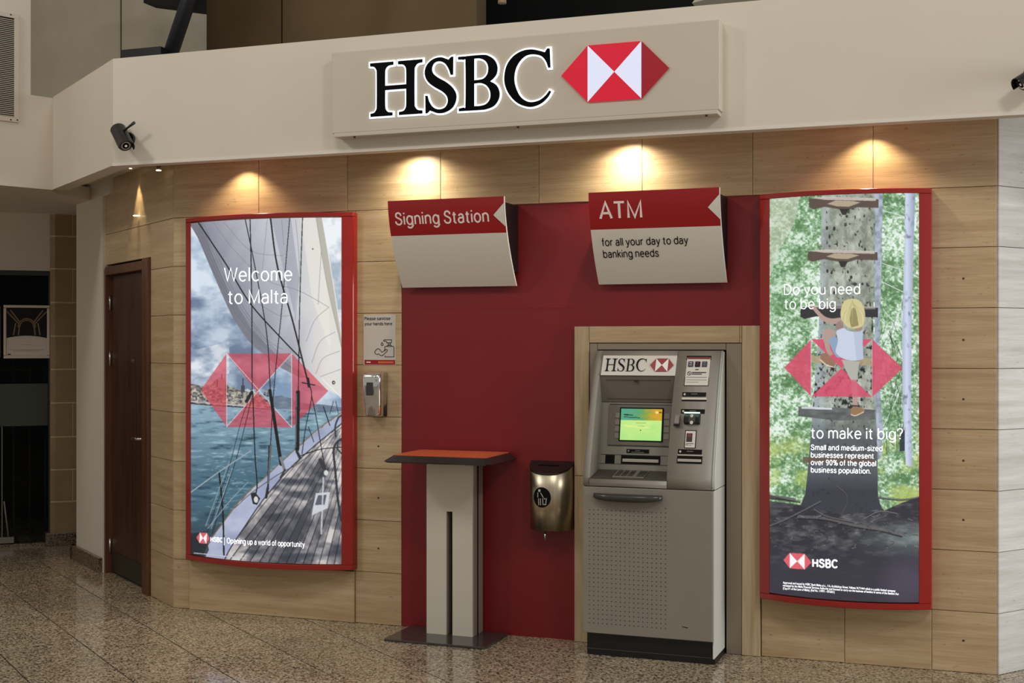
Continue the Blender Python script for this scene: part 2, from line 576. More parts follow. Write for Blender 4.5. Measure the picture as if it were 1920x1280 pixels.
def lettering(name, lines, surf, mat, parent, weight=0.13, th=0.0):
    """lines: (text, x0, x1, z_baseline, cap_height[, slope]); every word is a part of its own"""
    out = []
    for t in lines:
        txt, x0, x1, zb, cap = t[:5]
        slope = t[5] if len(t) > 5 else 0.0
        pen = 0.0; words = [[]]
        for ch in txt:
            if ch == ' ':
                pen += 0.30; words.append([]); continue
            wd_, st_ = GROT[ch]
            words[-1] += [[(p[0] + pen, p[1]) for p in q] for q in st_]
            pen += wd_ + 0.11 + weight * 0.35
        end = max(p[0] for q in words[-1] for p in q)
        beg = min(p[0] for q in words[0] for p in q)
        kx = (x1 - x0) / (end - beg)
        for wds in words:
            mb = MB()
            for q in wds:
                v, f = ribbon(q, weight)
                mb.add([surf(x0 + (p[0] - beg) * kx, zb + p[1] * cap + slope * (p[0] - beg) * kx) for p in v], f)
            out.append(mb.build(name, mat, parent))
    return out


def lettering_fine(name, lines, surf, mat, parent, weight=0.0):
    """fine print too small to pick apart: one part"""
    mb = MB()
    for t in lines:
        txt, x0, x1, zb, cap = t[:5]
        slope = t[5] if len(t) > 5 else 0.0
        v, f = text_verts(txt, weight)
        a, b_ = v[:, 0].min(), v[:, 0].max()
        kx = (x1 - x0) / (b_ - a); kz = cap / 0.729
        mb.add([surf(x0 + (p[0] - a) * kx, zb + p[1] * kz + slope * (p[0] - a) * kx) for p in v], f)
    return tag(mb.build(name, mat, parent), kind='stuff')


def flat(name, polys, surf, mat, parent, local=False):
    mb = MB()
    for p in polys:
        mb.add([surf(*q) for q in p], [tuple(range(len(p)))])
    return mb.build(name, mat, parent, local=local)


def strokes(name, lines, width, surf, mat, parent, local=False):
    mb = MB()
    for pts in lines:
        pts = [Vector((p[0], p[1])) for p in pts]
        for a, b_ in zip(pts[:-1], pts[1:]):
            d = (b_ - a); L_ = d.length
            if L_ < 1e-6:
                continue
            d /= L_; n = Vector((-d.y, d.x)) * width / 2
            a2 = a - d * width * 0.4; b2 = b_ + d * width * 0.4
            mb.add([surf(*q) for q in (a2 + n, a2 - n, b2 - n, b2 + n)], [(0, 1, 2, 3)])
    return mb.build(name, mat, parent, local=local)


def disc(cx, cz, r, n=20, ry=None):
    ry = ry or r
    return [(cx + r * math.cos(2 * math.pi * k / n), cz + ry * math.sin(2 * math.pi * k / n)) for k in range(n)]


def smooth_outline(pts, sub=4, sharp=50):
    n = len(pts); out = []
    P = [Vector(p) for p in pts]

    def corner(i):
        a = (P[i] - P[i - 1]); b_ = (P[(i + 1) % n] - P[i])
        if a.length < 1e-6 or b_.length < 1e-6:
            return True
        return math.degrees(a.angle(b_)) > sharp
    cs = [corner(i) for i in range(n)]
    for i in range(n):
        p0, p1, p2, p3 = P[i - 1], P[i], P[(i + 1) % n], P[(i + 2) % n]
        if cs[i]:
            p0 = p1 - (p2 - p1)
        if cs[(i + 1) % n]:
            p3 = p2 + (p2 - p1)
        for k in range(sub):
            t = k / sub
            q = 0.5 * ((2 * p1) + (p2 - p0) * t + (2 * p0 - 5 * p1 + 4 * p2 - p3) * t * t + (3 * p1 - p0 - 3 * p2 + p3) * t ** 3)
            out.append((q.x, q.y))
    return out


# ------------------------------------------------------------------ main frame of the place
YW = 6.53                      # face of the booth's stone wall
CORNER = Vector((-4.527, YW, 0))
ROT_D = math.atan2(-0.6, 0.8)  # the wall with the door turns back by 37 degrees
ROT_R = math.atan2(0.8, 0.6)
ZC = [0.0, 0.287, 0.574, 0.861, 1.148, 1.435, 1.721, 2.007, 2.292]  # stone courses
ZTOP = 2.66

# ---- floor with its tiles (grid parallel to the door wall)
floor = struct(MB().box(-11, 4.5, -1.5, 10.5, -0.08, -0.0016).build('floor', 'floor_grout'))
TW, TL = 0.406, 0.39
e_s = Vector((0.795, -0.606, 0)); e_n = Vector((0.606, 0.795, 0))
me_t = None
far_tiles = MB()
tv = [(0, 0, -0.02), (TL - 0.006, 0, -0.02), (TL - 0.006, TW - 0.006, -0.02), (0, TW - 0.006, -0.02)]
c_ = 0.001
tv2 = [(p[0], p[1], -c_) for p in tv]
tv3 = [(c_, c_, 0), (TL - 0.006 - c_, c_, 0), (TL - 0.006 - c_, TW - 0.006 - c_, 0), (c_, TW - 0.006 - c_, 0)]
tvs = tv + tv2 + tv3
tfs = [(a + i, a + (i + 1) % 4, a + 4 + (i + 1) % 4, a + 4 + i) for a in (0, 4) for i in range(4)] + [(8, 9, 10, 11)]
me_t = bpy.data.meshes.new('tile'); me_t.from_pydata(tvs, [], tfs); me_t.materials.append(MATS['granite_floor'])
near = []
ANG_T = math.atan2(-0.606, 0.795)
for i in range(-32, 40):
    for j in range(-26, 36):
        s0 = -8.56 + TL * i; n0 = 2.163 + TW * j
        p = e_s * (s0 + 0.003) + e_n * (n0 + 0.003)
        cpt = p + e_s * TL / 2 + e_n * TW / 2
        if not (-9.6 < cpt.x < 3.8 and -1.0 < cpt.y < 9.6):
            continue
        dep = -math.sin(math.radians(20.2)) * cpt.x + math.cos(math.radians(20.2)) * cpt.y
        lat = math.cos(math.radians(20.2)) * cpt.x + math.sin(math.radians(20.2)) * cpt.y
        dw = -(cpt.x + 4.527) * 0.6 - (cpt.y - 6.53) * 0.8
        hidden = (cpt.y > 6.8 and cpt.x > -4.6) or (dw < -0.35 and cpt.x < -4.4 and cpt.y < 8.6 and cpt.x > -6.4)
        if dep > 5.2 and abs(lat / dep) < 0.46 and not hidden:
            near.append((dep, p))
        elif cpt.y < 9.4 and not hidden:
            far_tiles.add([p + e_s * q[0] + e_n * q[1] + Vector((0, 0, q[2])) for q in tvs], tfs)
near.sort(key=lambda t: t[0])
for k, (dep, p) in enumerate(near):
    if k < 290:
        o = bpy.data.objects.new('tile', me_t); COL.objects.link(o); o.parent = floor
        o.location = p; o.rotation_euler = (0, 0, ANG_T)
    else:
        far_tiles.add([p + e_s * q[0] + e_n * q[1] + Vector((0, 0, q[2])) for q in tvs], tfs)
tag(far_tiles.build('tile_field', 'granite_floor', floor), kind='stuff')

# ---- stone wall of the booth
wall = struct(MB().box(-4.527, 0.02, YW + 0.018, YW + 0.25, 0, ZTOP + 0.2).build('wall_main', 'grout'))
TX = [-4.527, -3.95, -3.383, -2.816, -2.252, -1.69, -1.124, -0.543, 0.018]
for a, b_ in zip(TX[:-1], TX[1:]):
    panel(wall, 'stone_panel', a, b_, ZC[8], ZTOP, YW, 'travertine')
for k in range(8):
    panel(wall, 'stone_panel', -4.527, -4.41, ZC[k], ZC[k + 1], YW, 'travertine')
    panel(wall, 'stone_panel', -3.333, -3.05, ZC[k], ZC[k + 1], YW, 'travertine')
    panel(wall, 'stone_panel', -0.273, 0.018, ZC[k], ZC[k + 1], YW, 'travertine')
    if k == 0:
        panel(wall, 'stone_panel', -4.41, -3.333, 0, ZC[1], YW - 0.012, 'travertine', d=0.032)
        panel(wall, 'stone_panel', -1.08, -0.676, 0, ZC[1], YW - 0.006, 'travertine', d=0.026)
        panel(wall, 'stone_panel', -0.676, -0.273, 0, ZC[1], YW - 0.006, 'travertine', d=0.026)
    else:
        panel(wall, 'stone_panel', -4.41, -3.87, ZC[k], ZC[k + 1], YW, 'travertine')
        panel(wall, 'stone_panel', -3.87, -3.333, ZC[k], ZC[k + 1], YW, 'travertine')
        panel(wall, 'stone_panel', -1.08, -0.676, ZC[k], ZC[k + 1], YW, 'travertine')
        panel(wall, 'stone_panel', -0.676, -0.273, ZC[k], ZC[k + 1], YW, 'travertine')
# small plugs in the stone where fixings once sat
plug = MB()
for (px, pz) in [(-3.19, 0.985), (-3.19, 0.70), (-3.19, 0.42), (-0.13, 0.15), (-0.13, 1.86), (-0.13, 1.57), (-0.13, 1.29), (-0.13, 1.0), (-0.13, 0.72)]:
    plug.prism(disc(px, pz, 0.0055, 10), YW - 0.001, YW + 0.004, 'y')
plug.build('fixing_hole', 'grout', wall)
# red wall panel between the strips
redw = MB().box(-3.05, -2.045, YW + 0.004, YW + 0.03, 0.0, 2.292)
redw.box(-2.045, -1.08, YW + 0.004, YW + 0.03, 1.643, 2.292)
redo = redw.build('red_panel', 'red_panel', wall)
seam = MB().box(-3.05, -2.045, YW + 0.0025, YW + 0.006, 1.741, 1.743)
seam.build('panel_joint', 'red_print', wall)

# ---- wall with the door (local frame: x to the right, y into the wall)
wd = MB()
wd.box(-0.425, 0.0, 0.018, 0.25, 0, ZTOP + 0.2)
wd.box(-1.42, -0.425, 0.018, 0.25, 2.085, ZTOP + 0.2)
wd.box(-1.42, -0.425, 0.16, 0.25, 0, 2.085)
wall_d = struct(wd.build('wall_left', 'grout', local=True))
wall_d.location = CORNER; wall_d.rotation_euler = (0, 0, ROT_D); wall_d['_rot'] = 1
for k in range(8):
    if k < 7:
        panel(wall_d, 'stone_panel', -0.425, 0.0, ZC[k], ZC[k + 1], 0, 'travertine')
panel(wall_d, 'stone_panel', -0.425, 0.0, ZC[7], ZC[8], 0, 'travertine')
panel(wall_d, 'stone_panel', -0.66, 0.0, ZC[8], ZTOP, 0, 'travertine')
panel(wall_d, 'stone_panel', -0.898, -0.425, 2.085, ZC[8], 0, 'travertine')
panel(wall_d, 'stone_panel', -1.42, -0.898, 2.085, ZC[8], 0, 'travertine')
panel(wall_d, 'stone_panel', -0.898, -0.66, ZC[8], ZTOP, 0, 'travertine')
panel(wall_d, 'stone_panel', -1.42, -0.898, ZC[8], ZTOP, 0, 'travertine')

# ---- the door
dr = MB().box(-1.395, -0.54, 0.035, 0.075, 0.012, 2.015)
door = struct(dr.build('door_1', 'door_wood', local=True, bevel=0.002))
door.location = CORNER; door.rotation_euler = (0, 0, ROT_D); door['_rot'] = 1
fr = MB().box(-0.54, -0.427, -0.022, 0.12, 0.0, 2.08)
fr.build('door_jamb', 'door_frame_wood', door, local=True, bevel=0.003)
MB().box(-1.415, -1.385, -0.01, 0.12, 0.0, 2.06).build('door_jamb', 'door_frame_wood', door, local=True, bevel=0.003)
MB().box(-1.385, -0.54, -0.012, 0.12, 2.015, 2.072).build('door_head', 'door_frame_wood', door, local=True, bevel=0.003)
MB().box(-1.38, -0.545, 0.03, 0.036, 0.015, 0.15).build('kick_plate', 'kick_plate', door, local=True)
hd = MB()
hd.tube([(-0.60, 0.035, 0.955), (-0.60, -0.02, 0.955), (-0.62, -0.028, 0.955), (-0.70, -0.028, 0.953), (-0.745, -0.022, 0.948)], [0.009, 0.009, 0.010, 0.009, 0.008], 10)
hd.prism(disc(-0.60, 0.955, 0.024), 0.026, 0.036, 'y')
hdl = hd.build('door_handle', 'satin_metal', door, local=True)
kh = MB().prism(disc(-0.605, 0.872, 0.02), 0.028, 0.036, 'y')
kh.build('key_escutcheon', 'satin_metal', door, local=True)
MB().prism(disc(-0.92, 1.44, 0.013, 14, 0.016), 0.026, 0.04, 'y').build('peephole', 'satin_metal', door, local=True)
for zz in (1.78, 1.40, 0.13):
    MB().tube([(-1.388, 0.024, zz), (-1.388, 0.024, zz + 0.1)], 0.009, 8).build('hinge', 'satin_metal', door, local=True)

# ---- white pier beside the door, with granite skirting
pier = struct(MB().box(-2.085, -1.41, -0.02, 0.5, 0, 2.554).build('wall_pier', 'white_paint', local=True))
pier.location = CORNER; pier.rotation_euler = (0, 0, ROT_D); pier['_rot'] = 1
pb = struct(MB().box(-2.15, -1.415, -0.05, -0.018, 0.0, 0.1).build('baseboard_pier', 'granite_skirting', local=True, bevel=0.003))
MB().box(-2.15, -2.083, -0.05, 0.4, 0.0, 0.1).build('skirting_return', 'granite_skirting', pb, local=True)
pb.location = CORNER; pb.rotation_euler = (0, 0, ROT_D)
# white downstand above the pier
ds = struct(MB().box(-2.09, -1.236, -0.02, 0.3, 2.553, 2.66).build('trim_1', 'white_paint', local=True))
ds.location = CORNER; ds.rotation_euler = (0, 0, ROT_D)

# ---- right-hand return wall, its daylight partly painted in as a paler stone colour
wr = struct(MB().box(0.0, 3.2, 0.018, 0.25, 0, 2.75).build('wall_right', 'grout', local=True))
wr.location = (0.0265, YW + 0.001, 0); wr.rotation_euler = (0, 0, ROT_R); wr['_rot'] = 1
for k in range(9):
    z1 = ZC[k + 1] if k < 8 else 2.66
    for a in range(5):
        panel(wr, 'stone_panel', a * 0.57, a * 0.57 + 0.57, ZC[k], z1, 0, 'travertine_daylit')

# ---- bulkhead (fascia) over the booth
F1 = Vector((-4.657, 6.14)); FD = Vector((-0.8, 0.6)); FL = F1 + FD * 1.36
LD = Vector((-0.4, -0.917))
ZF0, ZF1 = 2.558, 3.159
n_d = Vector((0.6, 0.8))
inner1 = Vector((F1.x + 0.033, F1.y + 0.1)); innerL = FL + n_d * 0.1
fa = MB()
fa.prism([(3.2, 6.14), (F1.x, F1.y), (FL.x, FL.y), (innerL.x, innerL.y), (inner1.x, inner1.y), (3.2, 6.24)], ZF0, ZF1, 'z')
fascia = struct(fa.build('wall_fascia', 'white_paint'))
# thin shadow-gap bead along the bottom edge of the bulkhead
bead = MB().box(-4.66, 3.2, 6.136, 6.145, ZF0 - 0.004, ZF0 + 0.012)
struct(bead.build('trim_2', 'white_paint_cool'))
# booth ceiling behind the bulkhead (cove) and its roof
cv = MB().prism([(3.2, 6.2), (inner1.x - 0.02, 6.22), (FL.x, FL.y + 0.08), (-6.6, 8.4), (-4.4, 8.6), (3.2, 8.6)], ZTOP, 2.72, 'z')
struct(cv.build('ceiling', 'white_paint'))
# soffit left of the diagonal, over the passage to the shopfront
sf = MB().prism([(FL.x - 0.03, FL.y + 0.012), (FL.x + LD.x * 4 - 0.03, FL.y + LD.y * 4 + 0.012), (-9.8, 4.5), (-9.8, 9.4), (-6.0, 9.4), (innerL.x - 0.2, innerL.y + 0.15)], 2.556, 2.64, 'z')
struct(sf.build('ceiling_passage', 'white_paint'))

# ---- left wall above the passage, with the air grille
ndl = Vector((-0.917, 0.4))   # away from the hall


def along(t):
    return FL + LD * t


def slab(t0, t1, z0, z1, th=0.16):
    a, b_ = along(t0), along(t1)
    return MB().prism([(a.x, a.y), (b_.x, b_.y), (b_.x + ndl.x * th, b_.y + ndl.y * th), (a.x + ndl.x * th, a.y + ndl.y * th)], z0, z1, 'z')


wl = slab(0.0, 0.152, 2.554, 3.152)
m2 = slab(0.152, 3.8, 2.554, 6.2)
wl.add(m2.v, m2.f)
wall_ul = struct(wl.build('wall_upper_left', 'white_paint'))
GA = along(0.235)
ROT_G = math.atan2(0.917, 0.4)
gr = thing('air_grille', (GA.x, GA.y, 2.962), 'pale metal air grille of thin horizontal louvres on the upper left wall', 'grille', rotz=ROT_G)
# local x runs along the wall to the right; grille spans x -0.62..0
GW, GH = 0.62, 0.69
fr = MB()
fr.box(-GW, 0, -0.012, 0.0, 0, 0.03); fr.box(-GW, 0, -0.012, 0.0, GH - 0.03, GH)
fr.box(-GW, -GW + 0.03, -0.012, 0.0, 0.03, GH - 0.03); fr.box(-0.03, 0, -0.012, 0.0, 0.03, GH - 0.03)
fr.build('grille_frame', 'grille_frame', gr, local=True, bevel=0.002)
MB().box(-GW + 0.03, -0.03, -0.002, -0.0005, 0.03, GH - 0.03).build('backing', 'black_void', gr, local=True)
sl = MB(); sl.prism([(-0.011, 0.0), (-0.009, 0.0), (-0.002, 0.007), (-0.004, 0.007)], -GW + 0.03, -0.03, 'x')
s0 = None
nsl = 52
for k in range(nsl):
    zz = 0.032 + k * (GH - 0.066) / nsl
    if s0 is None:
        s0 = sl.build('slat', 'louvre', gr, local=True); s0.location = (0, 0, zz)
    else:
        c = s0.copy(); COL.objects.link(c); c.parent = gr; c.location = (0, 0, zz)
for (xx, zz) in ((-0.055, GH - 0.012), (-0.055, 0.012), (-0.012, 0.015)):
    MB().prism(disc(xx, zz, 0.005, 8), -0.0145, -0.011, 'y').build('screw', 'black_plastic', gr, local=True)

# ---- upper background behind the bulkhead
gw = struct(MB().box(-10.5, -5.76, 8.54, 8.75, 2.7, 6.2).build('wall_upper_grey', 'grey_concrete'))
MB().box(-6.404, -6.398, 8.536, 8.541, 2.7, 6.2).build('panel_joint', 'black_void', gw)
bw = struct(MB().box(-7.5, -3.75, 9.4, 9.6, 2.7, 6.2).build('wall_upper_brown', 'brown_wall'))
MB().box(-5.47, -5.462, 9.396, 9.401, 2.7, 6.2).build('panel_joint', 'black_void', bw)
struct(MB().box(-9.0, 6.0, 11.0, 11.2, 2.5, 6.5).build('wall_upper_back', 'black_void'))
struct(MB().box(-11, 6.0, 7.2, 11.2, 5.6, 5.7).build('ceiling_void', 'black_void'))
# steel brace behind the bulkhead with its foot plate
bc = Vector((-5.31, 7.63, 3.55)); tpv = Vector((-5.2, 7.68, 3.92)); dv = (tpv - bc)
brace = thing('steel_brace', (bc.x, bc.y, 3.1), 'dark slanted steel tube rising behind the white bulkhead', 'steel brace')
MB().tube([bc - dv * 1.25, tpv + dv * 4.2], 0.052, 16).build('tube', 'black_steel', brace)
fp = MB().box(-5.62, -5.30, 7.50, 7.62, 3.50, 3.572); fp.box(-5.62, -5.55, 7.5, 7.62, 3.06, 3.5)
fp.build('foot_plate', 'black_steel', brace, bevel=0.004)
beam = MB().prism([(-5.62, 3.955), (-5.20, 3.872), (-5.20, 4.2), (-5.62, 4.2)], 7.75, 7.9, 'y')
tag(beam.build('dark_beam', 'black_void'), 'dark sloping beam at the top beside the slanted steel tube', 'beam')
gb = MB().prism([(-1.95, 3.905), (-1.45, 3.985), (-1.2, 3.985), (-1.2, 4.3), (-1.6, 4.3)], 8.9, 9.3, 'y')
tag(gb.build('grey_beam', 'grey_concrete'), 'grey beam end showing above the bulkhead, right of centre', 'beam')
cf = thing('ceiling_spotlight', (-3.17, 8.42, 3.9), 'small beige spotlight in the dark above the bulkhead', 'spotlight')
MB().tube([(-3.17, 8.42, 3.895), (-3.17, 8.42, 3.99)], [0.03, 0.024], 14).build('lamp_head', 'pillar_mortar', cf)
MB().tube([(-3.17, 8.42, 3.98), (-3.17, 8.42, 5.6)], 0.008, 8).build('rod', 'black_plastic', cf)

# ------------------------------------------------------------------ shopfront at the far left
P0 = Vector((-6.66, 8.345, 0)); ROT_S = math.atan2(0.6712, 0.7413)


def at_shop(o):
    o.location = P0; o.rotation_euler = (0, 0, ROT_S); o['_rot'] = 1
    return o


# stone pillar built of blocks
pil = at_shop(struct(MB().prism([(-0.197, 0.03), (-0.164, 0.003), (-0.002, 0.003), (-0.002, 0.4), (-0.197, 0.4)], 0.09, 2.556, 'z').build('wall_pillar', 'pillar_mortar', local=True)))
zb = [0.095, 0.335, 0.582, 0.835, 1.097, 1.356, 1.612, 1.871, 2.131, 2.382, 2.556]
for k in range(10):
    z0, z1 = zb[k] + 0.006, zb[k + 1] - 0.006
    split = k % 2 == 1
    xr = -0.036 if split else 0.0
    blk = MB().prism([(-0.2, 0.03), (-0.165, 0.0), (xr - 0.003, 0.0), (xr - 0.003, 0.38), (-0.2, 0.38)], z0, z1, 'z')
    blk.build('stone_block', 'pillar_block', pil, local=True, bevel=0.003, seg=1)
    if split:
        MB().box(xr + 0.004, 0.0, 0.0, 0.38, z0, z1).build('stone_block', 'pillar_block', pil, local=True, bevel=0.003, seg=1)
at_shop(struct(MB().box(-0.235, 0.012, -0.03, 0.38, 0, 0.098).build('baseboard_pillar', 'granite_skirting', local=True, bevel=0.004)))
# lintel wall over the glass
at_shop(struct(MB().box(-3.4, -0.2, 0.03, 0.25, 2.115, 2.556).build('wall_lintel', 'white_paint', local=True)))
# dark gap to the right of the pillar
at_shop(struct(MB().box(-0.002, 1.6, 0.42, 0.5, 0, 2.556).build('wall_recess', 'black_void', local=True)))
# glass front
gl = at_shop(struct(MB().box(-3.4, -0.2, 0.075, 0.083, 0.02, 2.08).build('window_1', 'glass_dark', local=True)))
gf = MB()
gf.box(-3.4, -0.2, 0.05, 0.12, 2.078, 2.116); gf.box(-0.212, -0.198, 0.05, 0.12, 0, 2.08)
gf.build('window_frame', 'black_plastic', gl, local=True)
MB().box(-3.4, -0.215, 0.068, 0.0745, 0.922, 1.246).build('frosted_band', 'frosted_band', gl, local=True)
MB().box(-0.548, -0.541, 0.055, 0.068, 0.06, 0.92).build('door_edge', 'dull_rail', gl, local=True)
MB().box(-1.3, -0.46, 0.045, 0.075, 0.03, 0.075).build('door_rail', 'dull_rail', gl, local=True)
MB().box(-3.4, -0.2, 0.03, 0.2, 0.0, 0.022).build('threshold', 'granite_skirting', gl, local=True)
MB().tube([(-0.5, 0.06, 0.08), (-0.53, 0.06, 0.35)], 0.006, 8).build('door_stay', 'dull_rail', gl, local=True)
# dim shop behind the glass
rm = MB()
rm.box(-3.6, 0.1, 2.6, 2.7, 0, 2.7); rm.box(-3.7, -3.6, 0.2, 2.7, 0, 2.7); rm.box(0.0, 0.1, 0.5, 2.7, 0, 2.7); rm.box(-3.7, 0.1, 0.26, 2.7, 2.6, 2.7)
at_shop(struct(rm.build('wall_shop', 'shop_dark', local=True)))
shelf = thing('display_shelf', P0, 'dim open shelf unit behind the dark shop glass', 'shelf', rotz=ROT_S)
for zz in (1.06, 1.20, 1.34):
    MB().box(-0.58, -0.22, 0.42, 0.62, zz, zz + 0.012).build('shelf_board', 'shop_dim', shelf, local=True)
for xx in (-0.58, -0.46, -0.34, -0.225):
    MB().box(xx, xx + 0.012, 0.42, 0.62, 0.0, 1.4).build('upright', 'shop_dim', shelf, local=True)
ct = MB().prism([(-0.42, 0.42), (-0.40, 0.36), (-0.34, 0.34), (-0.30, 0.38), (-0.29, 0.80), (-0.32, 0.86), (-0.40, 0.86), (-0.43, 0.8)], 0.75, 0.83, 'y')
ct2 = ct.build('hanging_coat', 'shop_maroon', local=True, bevel=0.02)
ct2.location = P0; ct2.rotation_euler = (0, 0, ROT_S)
tag(ct2, 'dark maroon coat shape hanging behind the shop glass', 'coat')


def snap_poster(x0, x1, z0, z1, label, art):
    t = thing('framed_notice', P0, label, 'poster', 'framed notices on the shop glass', rotz=ROT_S)
    w = 0.022
    for (a, b_, c, d) in ((x0, x1, z0, z0 + w), (x0, x1, z1 - w, z1), (x0, x0 + w, z0 + w, z1 - w), (x1 - w, x1, z0 + w, z1 - w)):
        MB().box(a, b_, 0.032, 0.05, c, d).build('frame_rail', 'frame_aluminium', t, local=True, bevel=0.005)
    MB().box(x0 + 0.01, x1 - 0.01, 0.05, 0.066, z0 + 0.01, z1 - 0.01).build('back_board', 'black_plastic', t, local=True)
    a, b_, c, d = x0 + w, x1 - w, z0 + w, z1 - w
    mid = c + (d - c) * 0.40
    y = 0.047
    MB().add([(a, y, c), (b_, y, c), (b_, y, d), (a, y, d)], [(0, 1, 2, 3)]).build('print', 'shop_dark', t, local=True)
    if art:
        S = lambda x, z: (x, y - 0.001, z)
        cx_ = (a + b_) / 2; hw = (b_ - a) / 2
        arc = [(a, mid - 0.012)] + [(cx_ + hw * u, mid - 0.012 + 0.018 * (1 - u * u)) for u in np.linspace(-1, 1, 13)] + [(b_, c), (a, c)]
        flat('caption_area', [arc[1:]], S, 'frame_aluminium', t, True)
        S2 = lambda x, z: (x, y - 0.002, z)
        strokes('caption_lines', [[(a + 0.02, c + 0.045), (b_ - 0.02, c + 0.045)], [(a + 0.05, c + 0.035), (b_ - 0.05, c + 0.035)], [(cx_ - 0.03, c + 0.085), (cx_ + 0.03, c + 0.08)]], 0.0022, S2, 'grey_ink', t, True)
        flat('caption_logo', [[(a + 0.008, c + 0.006), (a + 0.03, c + 0.006), (a + 0.03, c + 0.014), (a + 0.008, c + 0.014)]], S2, 'ink_black', t, True)
        vault = []
        zt = d - 0.05
        for r in (0.05, 0.062):
            vault.append([(cx_ + r * math.cos(q), mid + 0.075 + r * math.sin(q)) for q in np.linspace(0, math.pi, 12)])
        for u in (-0.095, -0.06, 0.06, 0.095):
            vault.append([(cx_ + u, mid + 0.015), (cx_ + u * 0.85, mid + 0.10)])
        vault += [[(a + 0.005, zt + 0.02), (cx_ - 0.06, mid + 0.10)], [(b_ - 0.005, zt + 0.02), (cx_ + 0.06, mid + 0.10)], [(a + 0.03, zt + 0.03), (cx_ - 0.05, mid + 0.11)], [(b_ - 0.03, zt + 0.03), (cx_ + 0.05, mid + 0.11)]]
        strokes('vault_picture', vault, 0.009, S, 'pillar_block', t, True)
    else:
        MB().add([(a, y - 0.001, c), (b_, y - 0.001, c), (b_, y - 0.001, d), (a, y - 0.001, d)], [(0, 1, 2, 3)]).build('sheet', 'frame_aluminium', t, local=True)
    return t


snap_poster(-0.535, -0.2, 1.44, 1.85, 'framed notice with a dark vaulted hall above a pale caption on the shop glass', True)
snap_poster(-0.90, -0.557, 1.45, 1.84, 'pale framed notice cut by the left edge of the photo', False)

# ------------------------------------------------------------------ downlights in the cove


def downlight(name, loc, label, cone, blend, power, color, tilt=None, r=0.03, drop=0.045, size=0.012):
    t = thing(name, (loc[0], loc[1], ZTOP), label, 'downlight', 'downlights washing the stone wall')
    x, y = loc[0], loc[1]
    MB().tube([(x, y, ZTOP), (x, y, ZTOP - drop)], r, 20).build('can', 'bin_lid', t)
    MB().tube([(x, y, ZTOP - drop), (x, y, ZTOP - drop - 0.004)], r * 0.72, 20).build('lens', 'lamp_glow', t)
    d = bpy.data.lights.new(name, 'SPOT')
    d.energy = power; d.color = color; d.spot_size = math.radians(cone); d.spot_blend = blend; d.shadow_soft_size = size
    o = bpy.data.objects.new('lamp', d); COL.objects.link(o)
    o.parent = t
    o.location = (0, 0, -drop - 0.008)
    if tilt:
        o.rotation_euler = tilt
    return t


WARM = (1.0, 0.80, 0.52); NEUT = (1.0, 0.90, 0.72)
dl = Vector((-4.527 - 0.8 * 0.66, YW + 0.6 * 0.66)) + Vector((-0.6, -0.8)) * 0.055
downlight('downlight', (dl.x, dl.y), 'small downlight throwing a narrow cone above the wooden door', 54, 0.35, 9, WARM, r=0.012, drop=0.004)
downlight('downlight', (-4.02, YW - 0.10), 'downlight above the left poster of the sailing boat', 118, 0.6, 11, WARM)
downlight('downlight', (-2.93, YW - 0.11), 'bright downlight above the left red and white wall sign', 156, 1.0, 28, NEUT)
downlight('downlight', (-1.744, YW - 0.11), 'bright downlight above the right red and white wall sign', 156, 1.0, 28, NEUT)
downlight('downlight', (-0.548, YW - 0.10), 'downlight above the right poster of the climbing child', 118, 0.6, 11, WARM)
# unlit-looking small lamp by the corner and a little round fitting over the door, made to glow
t = thing('corner_downlight', (-4.64, 6.545, ZTOP), 'tiny lit downlight at the corner of the stone wall', 'downlight')
MB().tube([(-4.64, 6.545, ZTOP), (-4.64, 6.545, 2.582)], 0.012, 12).build('can', 'grout', t)
MB().tube([(-4.64, 6.545, 2.582), (-4.64, 6.545, 2.577)], 0.015, 14).build('lens', 'lamp_glow', t)
wf = Vector((-5.057, 6.934, 2.358)) + Vector((-0.6, -0.8, 0)) * 0.02
t = thing('wall_fitting', wf, 'tiny bright round fitting on the stone above the wooden door', 'light fitting')
MB().tube([wf, wf + Vector((0, 0, 0.004))], 0.022, 18).build('disc', 'lamp_glow', t)
MB().tube([wf + Vector((0, 0, 0.003)), wf + Vector((0.012, 0.016, 0.003))], 0.004, 8).build('stem', 'satin_metal', t)

# ------------------------------------------------------------------ the illuminated bank sign
Y0 = 6.14
PY = 6.06   # face of the sign panel
sg = thing('bank_sign', (-2.21, Y0, 2.63), 'long pale sign panel with glowing black serif letters and red hexagon on the bulkhead', 'sign')
pm = MB().box(-3.23, -1.197, PY, Y0, 2.645, 3.066)
pm.build('panel', 'sign_panel', sg, bevel=0.004)
MB().box(-3.215, -1.205, PY - 0.004, Y0, 2.625, 2.645).build('bottom_lip', 'sign_panel', sg, bevel=0.003)
for xx in (-3.1, -2.2, -1.26):
    MB().tube([(xx, PY + 0.006, 2.626), (xx, PY + 0.006, 2.617)], 0.006, 8).build('screw', 'black_plastic', sg)

